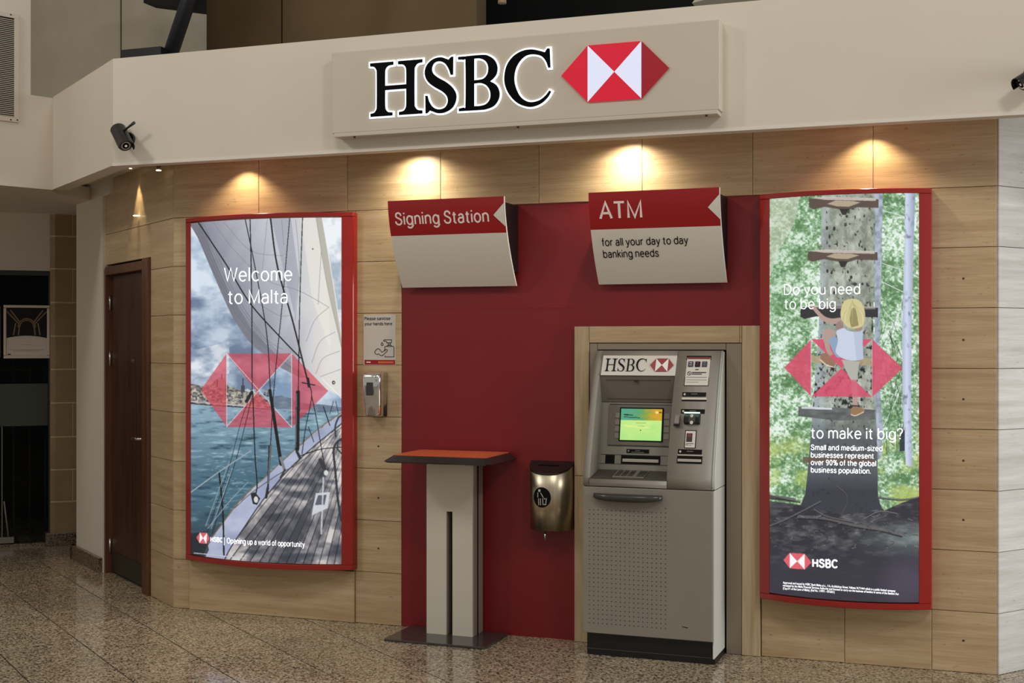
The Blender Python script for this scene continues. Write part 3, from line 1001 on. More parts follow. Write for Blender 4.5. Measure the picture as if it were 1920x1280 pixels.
LH = [(0, 0), (.123, 0), (.123, .014), (.098, .018), (.084, .034), (.081, .06), (.081, .132), (.202, .132), (.202, .06), (.199, .034), (.186, .018), (.161, .014), (.161, 0), (.29, 0), (.29, .014), (.265, .018), (.25, .034), (.246, .06),
      (.246, .213), (.25, .239), (.265, .255), (.29, .259), (.29, .273), (.156, .273), (.156, .259), (.184, .255), (.199, .239), (.202, .213), (.202, .152), (.081, .152), (.081, .213), (.084, .239), (.1, .255), (.128, .259), (.128, .273), (-.002, .273), (-.002, .259), (.02, .255), (.033, .239), (.036, .213), (.036, .06), (.033, .034), (.02, .018), (0, .014)]
LS = [(0.459, 0.274), (0.458, 0.184), (0.447, 0.184), (0.435, 0.216), (0.415, 0.244), (0.386, 0.257), (0.357, 0.251), (0.343, 0.226), (0.348, 0.199), (0.375, 0.175), (0.421, 0.148), (0.455, 0.119), (0.475, 0.084), (0.472, 0.047), (0.452, 0.016), (0.415, -0.002), (0.377, -0.004), (0.346, 0.007), (0.331, 0.012), (0.319, 0.001), (0.309, -0.001), (0.308, 0.087), (0.318, 0.086), (0.329, 0.053), (0.351, 0.025), (0.383, 0.013), (0.415, 0.021), (0.431, 0.047), (0.427, 0.076), (0.403, 0.102), (0.363, 0.126), (0.328, 0.152), (0.308, 0.183), (0.306, 0.218), (0.322, 0.249), (0.354, 0.27), (0.392, 0.275), (0.421, 0.265), (0.435, 0.26), (0.447, 0.271)]
LB = [(0.487, 0.269), (0.615, 0.27), (0.654, 0.26), (0.682, 0.238), (0.696, 0.205), (0.691, 0.169), (0.668, 0.144), (0.657, 0.137), (0.691, 0.114), (0.707, 0.079), (0.702, 0.043), (0.677, 0.013), (0.637, 0.0), (0.603, -0.002), (0.491, -0.001), (0.491, 0.011), (0.516, 0.015), (0.527, 0.03), (0.527, 0.239), (0.517, 0.254), (0.487, 0.258)]
LB1 = [(0.572, 0.256), (0.603, 0.255), (0.632, 0.241), (0.648, 0.214), (0.646, 0.177), (0.626, 0.153), (0.598, 0.147), (0.572, 0.147)]
LB2 = [(0.572, 0.132), (0.609, 0.132), (0.64, 0.117), (0.659, 0.087), (0.659, 0.051), (0.64, 0.026), (0.609, 0.017), (0.572, 0.017)]
LC = [(0.969, 0.275), (0.973, 0.182), (0.964, 0.182), (0.95, 0.217), (0.925, 0.243), (0.884, 0.254), (0.846, 0.249), (0.813, 0.223), (0.791, 0.183), (0.785, 0.136), (0.794, 0.094), (0.816, 0.051), (0.849, 0.025), (0.882, 0.018), (0.92, 0.026), (0.95, 0.047), (0.969, 0.069), (0.977, 0.064), (0.958, 0.036), (0.925, 0.01), (0.882, -0.003), (0.843, 0.002), (0.799, 0.023), (0.76, 0.065), (0.738, 0.113), (0.735, 0.161), (0.749, 0.212), (0.782, 0.251), (0.827, 0.273), (0.876, 0.277), (0.92, 0.266), (0.945, 0.257), (0.958, 0.275)]
GLYPHS = {'H': [LH], 'S': [LS], 'B': [LB, LB1, LB2], 'C': [LC]}


def grow(poly, d):
    """move every vertex of an outline outwards by d (negative = inwards)"""
    n = len(poly); P = [Vector(p) for p in poly]
    area2 = sum(P[i].x * P[(i + 1) % n].y - P[(i + 1) % n].x * P[i].y for i in range(n))
    sgn = 1 if area2 > 0 else -1
    out = []
    for i in range(n):
        a = (P[i] - P[i - 1]); b_ = (P[(i + 1) % n] - P[i])
        if a.length < 1e-7 or b_.length < 1e-7:
            out.append(tuple(P[i])); continue
        a.normalize(); b_.normalize()
        na = Vector((a.y, -a.x)) * sgn; nb = Vector((b_.y, -b_.x)) * sgn
        m_ = na + nb
        if m_.length < 0.3:
            m_ = na
        m_.normalize()
        k = max(0.45, m_.dot(na))
        out.append(tuple(P[i] + m_ * d / k))
    return out


def glyph_obj(name, outlines, place, depth, mat, parent, d=0.0, bevel_y=0.0, sub=4):
    """filled letter from outlines (first outer, others counters); place(x, z, dep) -> world point"""
    cu = bpy.data.curves.new(name, 'CURVE'); cu.dimensions = '2D'; cu.fill_mode = 'BOTH'; cu.extrude = 0.5
    for k, pl_ in enumerate(outlines):
        q = smooth_outline(pl_, sub)
        q = grow(q, d if k == 0 else -d)
        sp = cu.splines.new('POLY'); sp.points.add(len(q) - 1); sp.use_cyclic_u = True
        for i, (x, z) in enumerate(q):
            sp.points[i].co = (x, z, 0, 1)
    ob = bpy.data.objects.new(name, cu); COL.objects.link(ob)
    dg = bpy.context.evaluated_depsgraph_get()
    me = ob.evaluated_get(dg).to_mesh()
    v = [tuple(p.co) for p in me.vertices]; f = [tuple(p.vertices) for p in me.polygons]
    ob.evaluated_get(dg).to_mesh_clear()
    bpy.data.objects.remove(ob, do_unlink=True); bpy.data.curves.remove(cu)
    mb = MB(); mb.add([place(x, y, (z + 0.5) * depth) for (x, y, z) in v], f)
    return mb.build(name, mat, parent)


for ch, outs in GLYPHS.items():
    L0 = glyph_obj('letter', outs, lambda x, z, dp: (-3.0 + x, PY - 0.008 - dp, 2.718 + z), 0.003, 'acrylic_black', sg, d=0.0012)
    tag(L0, label='black letter %s with a glowing white edge' % ch)
    gm = MB()
    for q in outs:      # glowing rim: a band that follows each outline of the letter
        pq = smooth_outline(q, 4)
        v, f = ribbon(pq + [pq[0]], 0.0185)
        n = len(v) // 2
        fr_ = [(-3.0 + p[0], PY - 0.008, 2.718 + p[1]) for p in v]; bk = [(x, PY, z) for x, y, z in fr_]
        gm.add(fr_, f)
        gm.add(fr_ + bk, [(i, (i + 1) % n, 2 * n + (i + 1) % n, 2 * n + i) for i in range(n)] + [(n + i, n + (i + 1) % n, 3 * n + (i + 1) % n, 3 * n + i) for i in range(n)])
    gm.build('letter_glow', 'glow_white', L0)


def hexlogo(parent, cx_, cz_, W_, H_, surf, red, white, red2=None, th=None, name='logo', frac=0.5):
    """hexagon of red and white triangles; W_ full width, H_ height, frac = width of the square part / W_"""
    hx = W_ * frac / 2; hz = H_ / 2
    L_ = (cx_ - W_ / 2, cz_); R_ = (cx_ + W_ / 2, cz_)
    tl, tr, br, bl = (cx_ - hx, cz_ + hz), (cx_ + hx, cz_ + hz), (cx_ + hx, cz_ - hz), (cx_ - hx, cz_ - hz)
    c = (cx_, cz_)
    tris = [('logo_triangle', [L_, bl, tl], red), ('logo_triangle', [tl, tr, c], red), ('logo_triangle', [R_, tr, br], red2 or red), ('logo_triangle', [bl, br, c], red),
            ('logo_triangle', [tl, c, bl], white), ('logo_triangle', [tr, br, c], white)]
    out = []
    for nm, p, mt in tris:
        if mt is None:
            continue
        if th:
            mb = MB(); a0 = [surf(x, z) for x, z in p]
            a1 = [Vector(q) + Vector((0, -th, 0)) for q in a0]
            n = 3
            mb.add([tuple(q) for q in a0] + [tuple(q) for q in a1], [(0, 1, 2), (3, 4, 5)] + [(i, (i + 1) % 3, 3 + (i + 1) % 3, 3 + i) for i in range(3)])
            out.append(mb.build(nm, mt, parent))
        else:
            out.append(flat(nm, [p], surf, mt, parent))
    return out


hexlogo(sg, -1.7035, 2.856, 0.534, 0.273, lambda x, z: (x, PY, z), 'glow_red', 'glow_white_face', 'glow_red_dim', th=0.01)

# ------------------------------------------------------------------ CCTV cameras


def cctv(loc, aim, arm, label, s=1.0, antenna=True):
    loc = Vector(loc)
    t = thing('security_camera', loc, label, 'camera', 'black security cameras on the bulkhead')
    MB().tube([loc, loc + Vector((0, -0.018, 0))], 0.034 * s, 20).build('wall_mount', 'black_plastic', t, bevel=0.003)
    elbow = loc + Vector(arm)
    MB().tube([loc + Vector((0, -0.015, 0)), loc + Vector((0, -0.05, 0.01)), elbow], 0.011 * s, 10).build('arm', 'black_plastic', t)
    d = Vector(aim).normalized()
    up = Vector((0, 0, 1)); up = (up - d * up.dot(d)).normalized(); sd = d.cross(up)
    p0 = elbow - d * 0.062 * s - up * 0.032 * s; p1 = p0 + d * 0.135 * s
    body = MB().tube([p0, p0 + d * 0.004, p1 - d * 0.004, p1], [0.03 * s, 0.034 * s, 0.034 * s, 0.031 * s], 22).build('body', 'handle_dark', t)
    hood = MB()
    rings = []
    for pp in (p0 - d * 0.004, p1 + d * 0.022):
        o_ = [pp + (math.cos(a) * sd + math.sin(a) * up) * 0.0385 * s for a in np.linspace(-0.25, math.pi + 0.25, 14)]
        i_ = [pp + (math.cos(a) * sd + math.sin(a) * up) * 0.0355 * s for a in np.linspace(math.pi + 0.25, -0.25, 14)]
        rings.append(o_ + i_)
    hood.loft(rings, True, False).build('sun_hood', 'black_plastic', t)
    MB().tube([p1, p1 + d * 0.003], 0.022 * s, 18).build('lens_ring', 'chrome', t)
    MB().tube([p1 + d * 0.003, p1 + d * 0.005], 0.016 * s, 18).build('lens', 'acrylic_black', t)
    MB().tube([p1 + d * 0.005, p1 + d * 0.0065], 0.0065 * s, 12).build('lens_glint', 'sign_edge', t)
    if antenna:
        a0 = elbow + up * 0.0
        MB().tube([a0, a0 + Vector((0.03, 0.0, 0.02)), a0 + Vector((0.075, 0.0, 0.046))], [0.007, 0.006, 0.009], 8).build('cable_tail', 'black_plastic', t)
    return t


cctv((-4.545, 6.14, 2.698), (0.62, -0.42, -0.62), (0.020, -0.085, 0.030), 'black bullet camera at the left end of the bulkhead', s=1.15)
cctv((0.155, 6.14, 2.722), (-0.70, -0.45, -0.50), (0.0, -0.08, 0.012), 'black bullet camera cut by the right edge of the photo', antenna=False)

# ------------------------------------------------------------------ light boxes with their posters


def vnoise(x, y, seed=0):
    xi = np.floor(x).astype(np.int64); yi = np.floor(y).astype(np.int64)
    fx = x - xi; fy = y - yi
    fx = fx * fx * (3 - 2 * fx); fy = fy * fy * (3 - 2 * fy)

    def h(a, b_):
        n = (a * 374761393 + b_ * 668265263 + seed * 1274126177) & 0x7fffffff
        n = ((n ^ (n >> 13)) * 1274126177) & 0x7fffffff
        return ((n ^ (n >> 16)) & 0xffff) / 65535.0
    return (h(xi, yi) * (1 - fx) + h(xi + 1, yi) * fx) * (1 - fy) + (h(xi, yi + 1) * (1 - fx) + h(xi + 1, yi + 1) * fx) * fy


def fbm(x, y, sx, sy, seed=0, oct_=4, g=0.55):
    t = 0; a = 1.0; s = 0
    for k in range(oct_):
        t = t + a * vnoise(x / sx * 2 ** k, y / sy * 2 ** k, seed + k * 17); s += a; a *= g
    return t / s


class Art:
    """flat print in the sheet's own units, held as a colour per point"""

    def __init__(s, X, Y):
        s.X = X; s.Y = Y; s.c = np.zeros(X.shape + (3,))

    def mask_poly(s, pts):
        x0 = min(p[0] for p in pts); x1 = max(p[0] for p in pts); y0 = min(p[1] for p in pts); y1 = max(p[1] for p in pts)
        idx = np.nonzero((s.X >= x0) & (s.X <= x1) & (s.Y >= y0) & (s.Y <= y1))
        x = s.X[idx]; y = s.Y[idx]; ins = np.zeros(x.shape, bool)
        n = len(pts)
        for i in range(n):
            xa, ya = pts[i]; xb, yb = pts[(i + 1) % n]
            if ya == yb:
                continue
            c = ((ya > y) != (yb > y)) & (x < (xb - xa) * (y - ya) / (yb - ya) + xa)
            ins ^= c
        return tuple(a[ins] for a in idx)

    def mask_line(s, pts, w):
        out = np.zeros(s.X.shape, bool)
        for (xa, ya), (xb, yb) in zip(pts[:-1], pts[1:]):
            m_ = (s.X > min(xa, xb) - w) & (s.X < max(xa, xb) + w) & (s.Y > min(ya, yb) - w) & (s.Y < max(ya, yb) + w)
            idx = np.nonzero(m_)
            x = s.X[idx]; y = s.Y[idx]; dx, dy = xb - xa, yb - ya; L2 = dx * dx + dy * dy + 1e-9
            t = np.clip(((x - xa) * dx + (y - ya) * dy) / L2, 0, 1)
            ok = (x - xa - t * dx) ** 2 + (y - ya - t * dy) ** 2 < (w / 2) ** 2
            out[tuple(a[ok] for a in idx)] = True
        return np.nonzero(out)

    def mask_ell(s, cx_, cy_, rx, ry):
        return np.nonzero(((s.X - cx_) / rx) ** 2 + ((s.Y - cy_) / ry) ** 2 < 1)

    def put(s, m_, col, a=1.0):
        col = np.array(col, float)
        if callable(a):
            a = a(s.X[m_], s.Y[m_])
        if isinstance(a, np.ndarray):
            a = a[:, None]
        s.c[m_] = s.c[m_] * (1 - a) + col * a

    def putf(s, m_, fn, a=1.0):
        s.c[m_] = s.c[m_] * (1 - a) + fn(s.X[m_], s.Y[m_]) * a

    def poly(s, pts, col, a=1.0):
        s.put(s.mask_poly(pts), col, a)

    def spoly(s, pts, col, a=1.0):
        s.poly(smooth_outline(pts, 4, 78), col, a)

    def line(s, pts, w, col, a=1.0):
        if len(pts) > 2:
            P = [Vector(p) for p in pts]; P = [2 * P[0] - P[1]] + P + [2 * P[-1] - P[-2]]
            q = []
            for i in range(1, len(P) - 2):
                for k in range(5):
                    t = k / 5.0
                    v = 0.5 * ((2 * P[i]) + (P[i + 1] - P[i - 1]) * t + (2 * P[i - 1] - 5 * P[i] + 4 * P[i + 1] - P[i + 2]) * t * t + (3 * P[i] - P[i - 1] - 3 * P[i + 1] + P[i + 2]) * t ** 3)
                    q.append((v.x, v.y))
            pts = q + [pts[-1]]
        s.put(s.mask_line(pts, w), col, a)


def mixc(a, b_, t):
    t = np.clip(t, 0, 1)[..., None]
    return np.array(a, float) * (1 - t) + np.array(b_, float) * t


def logo_tris(p):
    L_, tl, tr, R_, br, bl, c = p
    return [[L_, tl, bl], [tl, tr, c], [tr, R_, br], [bl, br, c]]


def paint_boat(A):
    X, Y = A.X, A.Y
    allm = np.nonzero(np.ones_like(X, bool))

    def sky(x, y):
        n = fbm(x, y * 1.3, 75, 75, 3, 5)
        n2 = fbm(x, y, 24, 20, 9, 4)
        t = (n - 0.36) * 2.6 + (n2 - 0.5) * 0.9
        c = mixc((112, 140, 172), (212, 224, 236), t + 0.12)
        hi = np.clip((y - 690) / 70, 0, 1)[..., None]
        c = c * (1 - 0.35 * hi) + np.array((176, 190, 206)) * 0.35 * hi
        return c
    A.putf(allm, sky)
    # clouds heavier lower left
    A.putf(A.mask_poly([(350, 560), (420, 545), (500, 660), (520, 730), (350, 730)]), lambda x, y: mixc((86, 104, 132), (196, 208, 222), (fbm(x, y, 46, 30, 21, 5) - 0.36) * 3), 0.75)
    A.putf(A.mask_poly([(350, 660), (430, 640), (430, 700), (350, 712)]), lambda x, y: mixc((120, 138, 164), (232, 236, 240), (fbm(x, y, 30, 18, 33, 4) - 0.34) * 3), 0.7)
    # sail
    sail = [(354, 417), (371, 446), (393, 498), (420, 560), (439, 599), (467, 640), (494, 664), (521, 686), (562, 708), (578, 714), (600, 724), (645, 746), (645, 640), (639, 620), (603, 405), (354, 405)]

    def sailc(x, y):
        t = (x - 354 - (y - 417) * 0.42) / 210.0
        c = mixc((126, 128, 142), (196, 198, 206), t * 1.35 + (fbm(x + y * 0.5, y, 40, 160, 5, 3) - 0.5) * 0.5)
        c = mixc(c, (222, 219, 214), (x - 545) / 70.0)
        return c
    A.putf(A.mask_poly(smooth_outline(sail, 4, 30)), sailc)
    A.poly([(354, 417), (378, 416), (396, 470), (428, 545), (470, 615), (520, 668), (576, 708), (562, 708), (521, 686), (494, 664), (467, 640), (439, 599), (420, 560), (393, 498), (371, 446)], (112, 112, 122), 0.62)
    for k in range(5):
        A.line([(362 + k * 5, 420), (384 + k * 5, 470), (416 + k * 5, 540), (452 + k * 5, 600), (500 + k * 4, 655), (560 + k * 3, 700)], 1.0, (92, 92, 104), 0.5)
    A.poly([(508, 408), (545, 408), (560, 520), (552, 590), (530, 500)], (150, 152, 166), 0.6)
    A.poly([(563, 408), (590, 408), (612, 520), (620, 660), (585, 560)], (232, 228, 218), 0.6)
    A.putf(A.mask_poly([(603, 405), (645, 405), (645, 640), (639, 620)]), lambda x, y: mixc((168, 180, 196), (236, 240, 244), (fbm(x, y, 26, 30, 15, 4) - 0.3) * 3))
    A.poly([(592, 405), (603, 405), (624, 530), (641, 640), (641, 660), (612, 530)], (176, 172, 160), 0.85)
    A.line([(592, 405), (612, 530), (640, 650)], 1.2, (150, 146, 138), 0.8)
    A.line([(603, 405), (624, 530), (641, 638)], 1.4, (238, 238, 236), 0.9)
    for pts in ([(400, 417), (440, 470), (500, 525), (560, 545), (616, 576)], [(420, 417), (470, 470), (530, 480)], [(616, 576), (590, 600), (574, 640)], [(628, 622), (600, 640), (584, 680)], [(636, 658), (605, 672), (592, 700)],
                [(470, 560), (520, 590), (545, 592)], [(475, 610), (505, 640), (530, 655)], [(501, 412), (492, 505)], [(528, 412), (532, 460)], [(554, 412), (561, 500), (553, 600)], [(602, 470), (596, 570)], [(638, 692), (600, 706)]):
        A.line(pts, 1.0, (128, 128, 136), 0.75)
    A.line([(604, 710), (640, 746)], 1.6, (236, 238, 240), 0.9)
    A.put(A.mask_ell(625, 717, 3.0, 3.6), (40, 42, 50)); A.put(A.mask_ell(625.5, 717, 1.2, 1.6), (210, 214, 220)); A.put(A.mask_ell(586, 467, 1.2, 1.4), (50, 50, 54))
    # water
    water = [(350, 757), (430, 762), (520, 766), (645, 770), (645, 1070), (350, 1070)]

    def waterc(x, y):
        n = fbm(x, y, 26, 5.0, 41, 4)
        d = (y - 760) / 200.0
        c = mixc((140, 168, 186), (70, 106, 124), d * 1.5)
        c = mixc(c, (30, 44, 54), (y - 930) / 130.0)
        c = mixc(c, (178, 202, 212), (n - 0.60) * 3.2 * np.clip(1.3 - (y - 760) / 300.0, 0, 1) + np.clip((x - 520) / 130, 0, 1) * 0.3 * np.clip(1 - d * 1.5, 0, 1))
        c = mixc(c, (28, 54, 70), (0.42 - n) * 3.0)
        return c
    A.putf(A.mask_poly(water), waterc)
    for _ in range(90):
        x = random.uniform(395, 460); y = random.uniform(850, 960)
        A.line([(x, y), (x + random.uniform(2, 7), y + random.uniform(-2, 1))], 1.2, (150, 178, 190), 0.55)
    # land: fortress city on the left, low hill on the right
    hill = [(515, 742), (528, 741), (534, 744), (545, 746), (556, 752), (580, 757), (605, 758), (645, 764), (645, 770), (505, 766)]
    A.putf(A.mask_poly(hill), lambda x, y: mixc((84, 100, 122), (130, 142, 156), fbm(x, y, 14, 5, 55, 3)))
    city = [(350, 720), (368, 720), (378, 724), (386, 722), (398, 720), (404, 712), (409, 712), (410, 718), (418, 708), (422, 718), (430, 724), (440, 728), (452, 730), (462, 733), (472, 736), (485, 738), (497, 744), (512, 760), (516, 767), (430, 762), (350, 757)]
    A.putf(A.mask_poly(city), lambda x, y: mixc((64, 66, 76), (186, 176, 160), (fbm(x, y, 6, 4, 63, 3) - 0.28) * 2.2))
    for _ in range(170):
        x = random.uniform(352, 505); y = random.uniform(728, 754)
        w = random.uniform(2, 5)
        A.poly([(x, y), (x + w, y), (x + w, y + random.uniform(2, 5)), (x, y + 3)], random.choice([(52, 54, 62), (206, 198, 184), (120, 112, 104)]), 0.7)
    A.put(A.mask_ell(416, 718, 8, 10), (150, 140, 138)); A.line([(416, 709), (416, 702)], 1.4, (50, 50, 58)); A.line([(407.5, 712), (407.5, 724)], 3, (70, 66, 72))
    A.line([(455.5, 710), (455.5, 745)], 2.2, (54, 58, 66)); A.poly([(452, 722), (459, 722), (459, 738), (452, 738)], (64, 68, 76)); A.poly([(456, 735), (462, 735), (461, 762), (455, 762)], (178, 170, 156), 0.8)
    A.line([(356, 752), (400, 756), (450, 760), (508, 766)], 2.0, (196, 196, 196), 0.9); A.line([(356, 756), (400, 760), (450, 763), (512, 767)], 1.6, (34, 36, 42), 0.9)
    # boat: hull side, planked deck
    deck = [(645, 770), (600, 800), (560, 835), (527, 866), (495, 896), (465, 922), (440, 950), (423, 973), (400, 1004), (386, 1024), (370, 1070), (645, 1075)]

    def deckc(x, y):
        ang = np.arctan2(y - 690, 700 - x)
        k = ang * 27.0
        fr_ = k - np.floor(k)
        pl_ = vnoise(np.floor(k) * 7.3 + 0.5, (y + x) / 90.0, 77)
        n = fbm(x, y, 40, 40, 81, 4)
        t = (pl_ - 0.35) * 0.9 + (n - 0.45) * 2.6
        c = mixc((84, 84, 92), (206, 200, 198), t + 0.42)
        c = mixc(c, (228, 224, 220), ((1 - np.clip((y - 800) / 240.0, 0, 1)) - 0.35) * 0.9 + (n - 0.5) * 1.5)
        c = mixc(c, (58, 62, 74), np.clip((fbm(x, y, 60, 22, 91, 3) - 0.58) * 5, 0, 1) * 0.85)
        c = c * np.where(fr_ < 0.12, 0.35, 1.0)[..., None]
        return c
    A.putf(A.mask_poly(deck), deckc)
    hull = [(645, 772), (600, 804), (560, 838), (527, 868), (495, 898), (465, 925), (440, 953), (423, 976), (400, 1007), (386, 1028), (375, 1070), (412, 1070), (431, 1029), (462, 982), (487, 945), (515, 910), (544, 877), (590, 835), (645, 790)]
    A.putf(A.mask_poly(hull), lambda x, y: mixc((138, 146, 178), (196, 202, 222), fbm(x, y, 50, 30, 101, 3) * 1.2 - 0.1))
    A.line([(645, 770), (600, 801), (560, 836), (527, 866), (495, 896), (465, 922), (440, 950), (423, 973), (400, 1004), (386, 1024)], 2.2, (120, 104, 92), 0.9)
    A.line([(645, 790), (590, 835), (544, 877), (515, 910), (487, 945), (462, 982), (431, 1029), (412, 1070)], 2.2, (38, 40, 48), 0.9)
    A.line([(640, 800), (600, 835), (560, 868), (520, 890), (470, 925), (440, 952)], 1.4, (52, 50, 52), 0.8)
    A.poly([(583, 966), (592, 924), (618, 922), (614, 952)], (205, 208, 214), 0.95); A.poly([(590, 946), (596, 928), (612, 927), (608, 946)], (84, 88, 100), 0.95)
    A.poly([(520, 1000), (560, 960), (590, 930), (580, 990), (540, 1050), (500, 1060)], (48, 52, 62), 0.55)
    A.poly([(356, 1000), (384, 996), (392, 1030), (372, 1070), (350, 1070)], (26, 30, 36), 0.75)
    # logo overlay
    P = [(376.7, 731), (425, 662.5), (546.7, 662.5), (615, 733), (546.7, 801), (425, 800), (481.7, 734)]
    for t in logo_tris(P):
        A.poly(t, (206, 62, 78), 0.66)
    for a, b_ in ((1, 5), (1, 4), (2, 5), (2, 4)):
        A.line([P[a], P[b_]], 1.3, (226, 216, 222), 0.75)
    # rigging
    K = (18, 18, 22)
    for pts, w in [([(372, 417), (425, 497), (470, 570), (530, 637), (563, 671)], 2.4), ([(460, 412), (478, 500), (500, 625), (507, 735)], 1.8), ([(469, 412), (472, 560), (473, 735)], 2.0), ([(507, 409), (520, 500), (548, 600), (576, 712)], 3.0),
                   ([(543, 408), (530, 560), (513, 735), (505, 880)], 1.6), ([(567, 408), (562, 560), (559, 735)], 1.8), ([(474, 735), (478, 850), (482, 905), (480, 925)], 2.2), ([(473, 742), (446, 850), (420, 930), (398, 1000)], 1.2),
                   ([(469, 742), (452, 790), (428, 880), (386, 1005)], 1.0), ([(576, 712), (584, 742), (573, 800), (566, 850)], 1.6), ([(584, 742), (592, 780), (604, 850), (612, 890)], 1.6), ([(578, 800), (588, 828)], 1.4), ([(606, 762), (618, 797)], 1.8),
                   ([(625, 752), (618, 775)], 1.2), ([(629, 752), (634, 775)], 1.2), ([(411, 884), (418, 960), (420, 1040)], 3.2), ([(560, 855), (600, 842), (640, 838)], 1.8), ([(505, 836), (502, 925)], 3.4)]:
        A.line(pts, w, K, 0.92)
    A.line([(506, 732), (527, 870)], 6.0, K); A.line([(526, 858), (534, 882)], 5, (120, 122, 128)); A.line([(558.5, 735), (557, 842)], 7.5, K); A.line([(556, 738), (554.5, 838)], 1.4, (120, 130, 142), 0.8)
    A.line([(507.5, 836), (503, 905)], 3.6, (92, 94, 98)); A.line([(534, 880), (526, 895)], 4, (60, 58, 58)); A.line([(502, 915), (499, 932)], 5, (40, 40, 44)); A.line([(556, 845), (562, 858)], 5, (44, 44, 48))
    A.line([(566, 717), (590, 722)], 2, K); A.line([(577, 710), (579, 724)], 5, K); A.line([(472, 735), (462, 752)], 6, K, 0.9)
    A.line([(356, 924), (411, 884), (470, 845)], 2.2, (150, 162, 172)); A.line([(390, 990), (430, 940), (465, 903)], 1.5, (140, 152, 162)); A.line([(386, 985), (430, 865)], 2, (140, 156, 166), 0.7); A.line([(396, 990), (436, 878)], 2, (140, 156, 166), 0.7)
    A.poly([(470, 925), (478, 922), (488, 934), (482, 946), (474, 944)], (38, 38, 40)); A.put(A.mask_ell(480, 936, 4, 6), (206, 208, 210))
    A.line([(600, 862), (606, 876)], 7, (52, 54, 60)); A.put(A.mask_ell(611, 886, 4, 5), (210, 212, 214)); A.line([(606, 895), (602, 1000)], 3, (206, 210, 216), 0.8)
    A.line([(629, 818), (628, 800), (634, 783), (641, 778)], 3.4, (56, 60, 68)); A.line([(641, 822), (630, 830), (625, 845), (628, 880), (633, 935), (639, 975)], 4.2, (48, 52, 60)); A.line([(640, 850), (632, 840), (634, 828)], 2.6, (48, 52, 60))
    A.line([(364, 1036), (462, 1046)], 1.6, (190, 196, 204), 0.9)
    # small mark at the foot
    Q = [(368.5, 1007), (375, 997.5), (388.5, 998.5), (393.5, 1009), (387, 1019), (374, 1017.5), (381, 1008)]
    A.poly(Q[:6], (248, 246, 248))
    for t in logo_tris(Q):
        A.poly(t, (214, 92, 100))


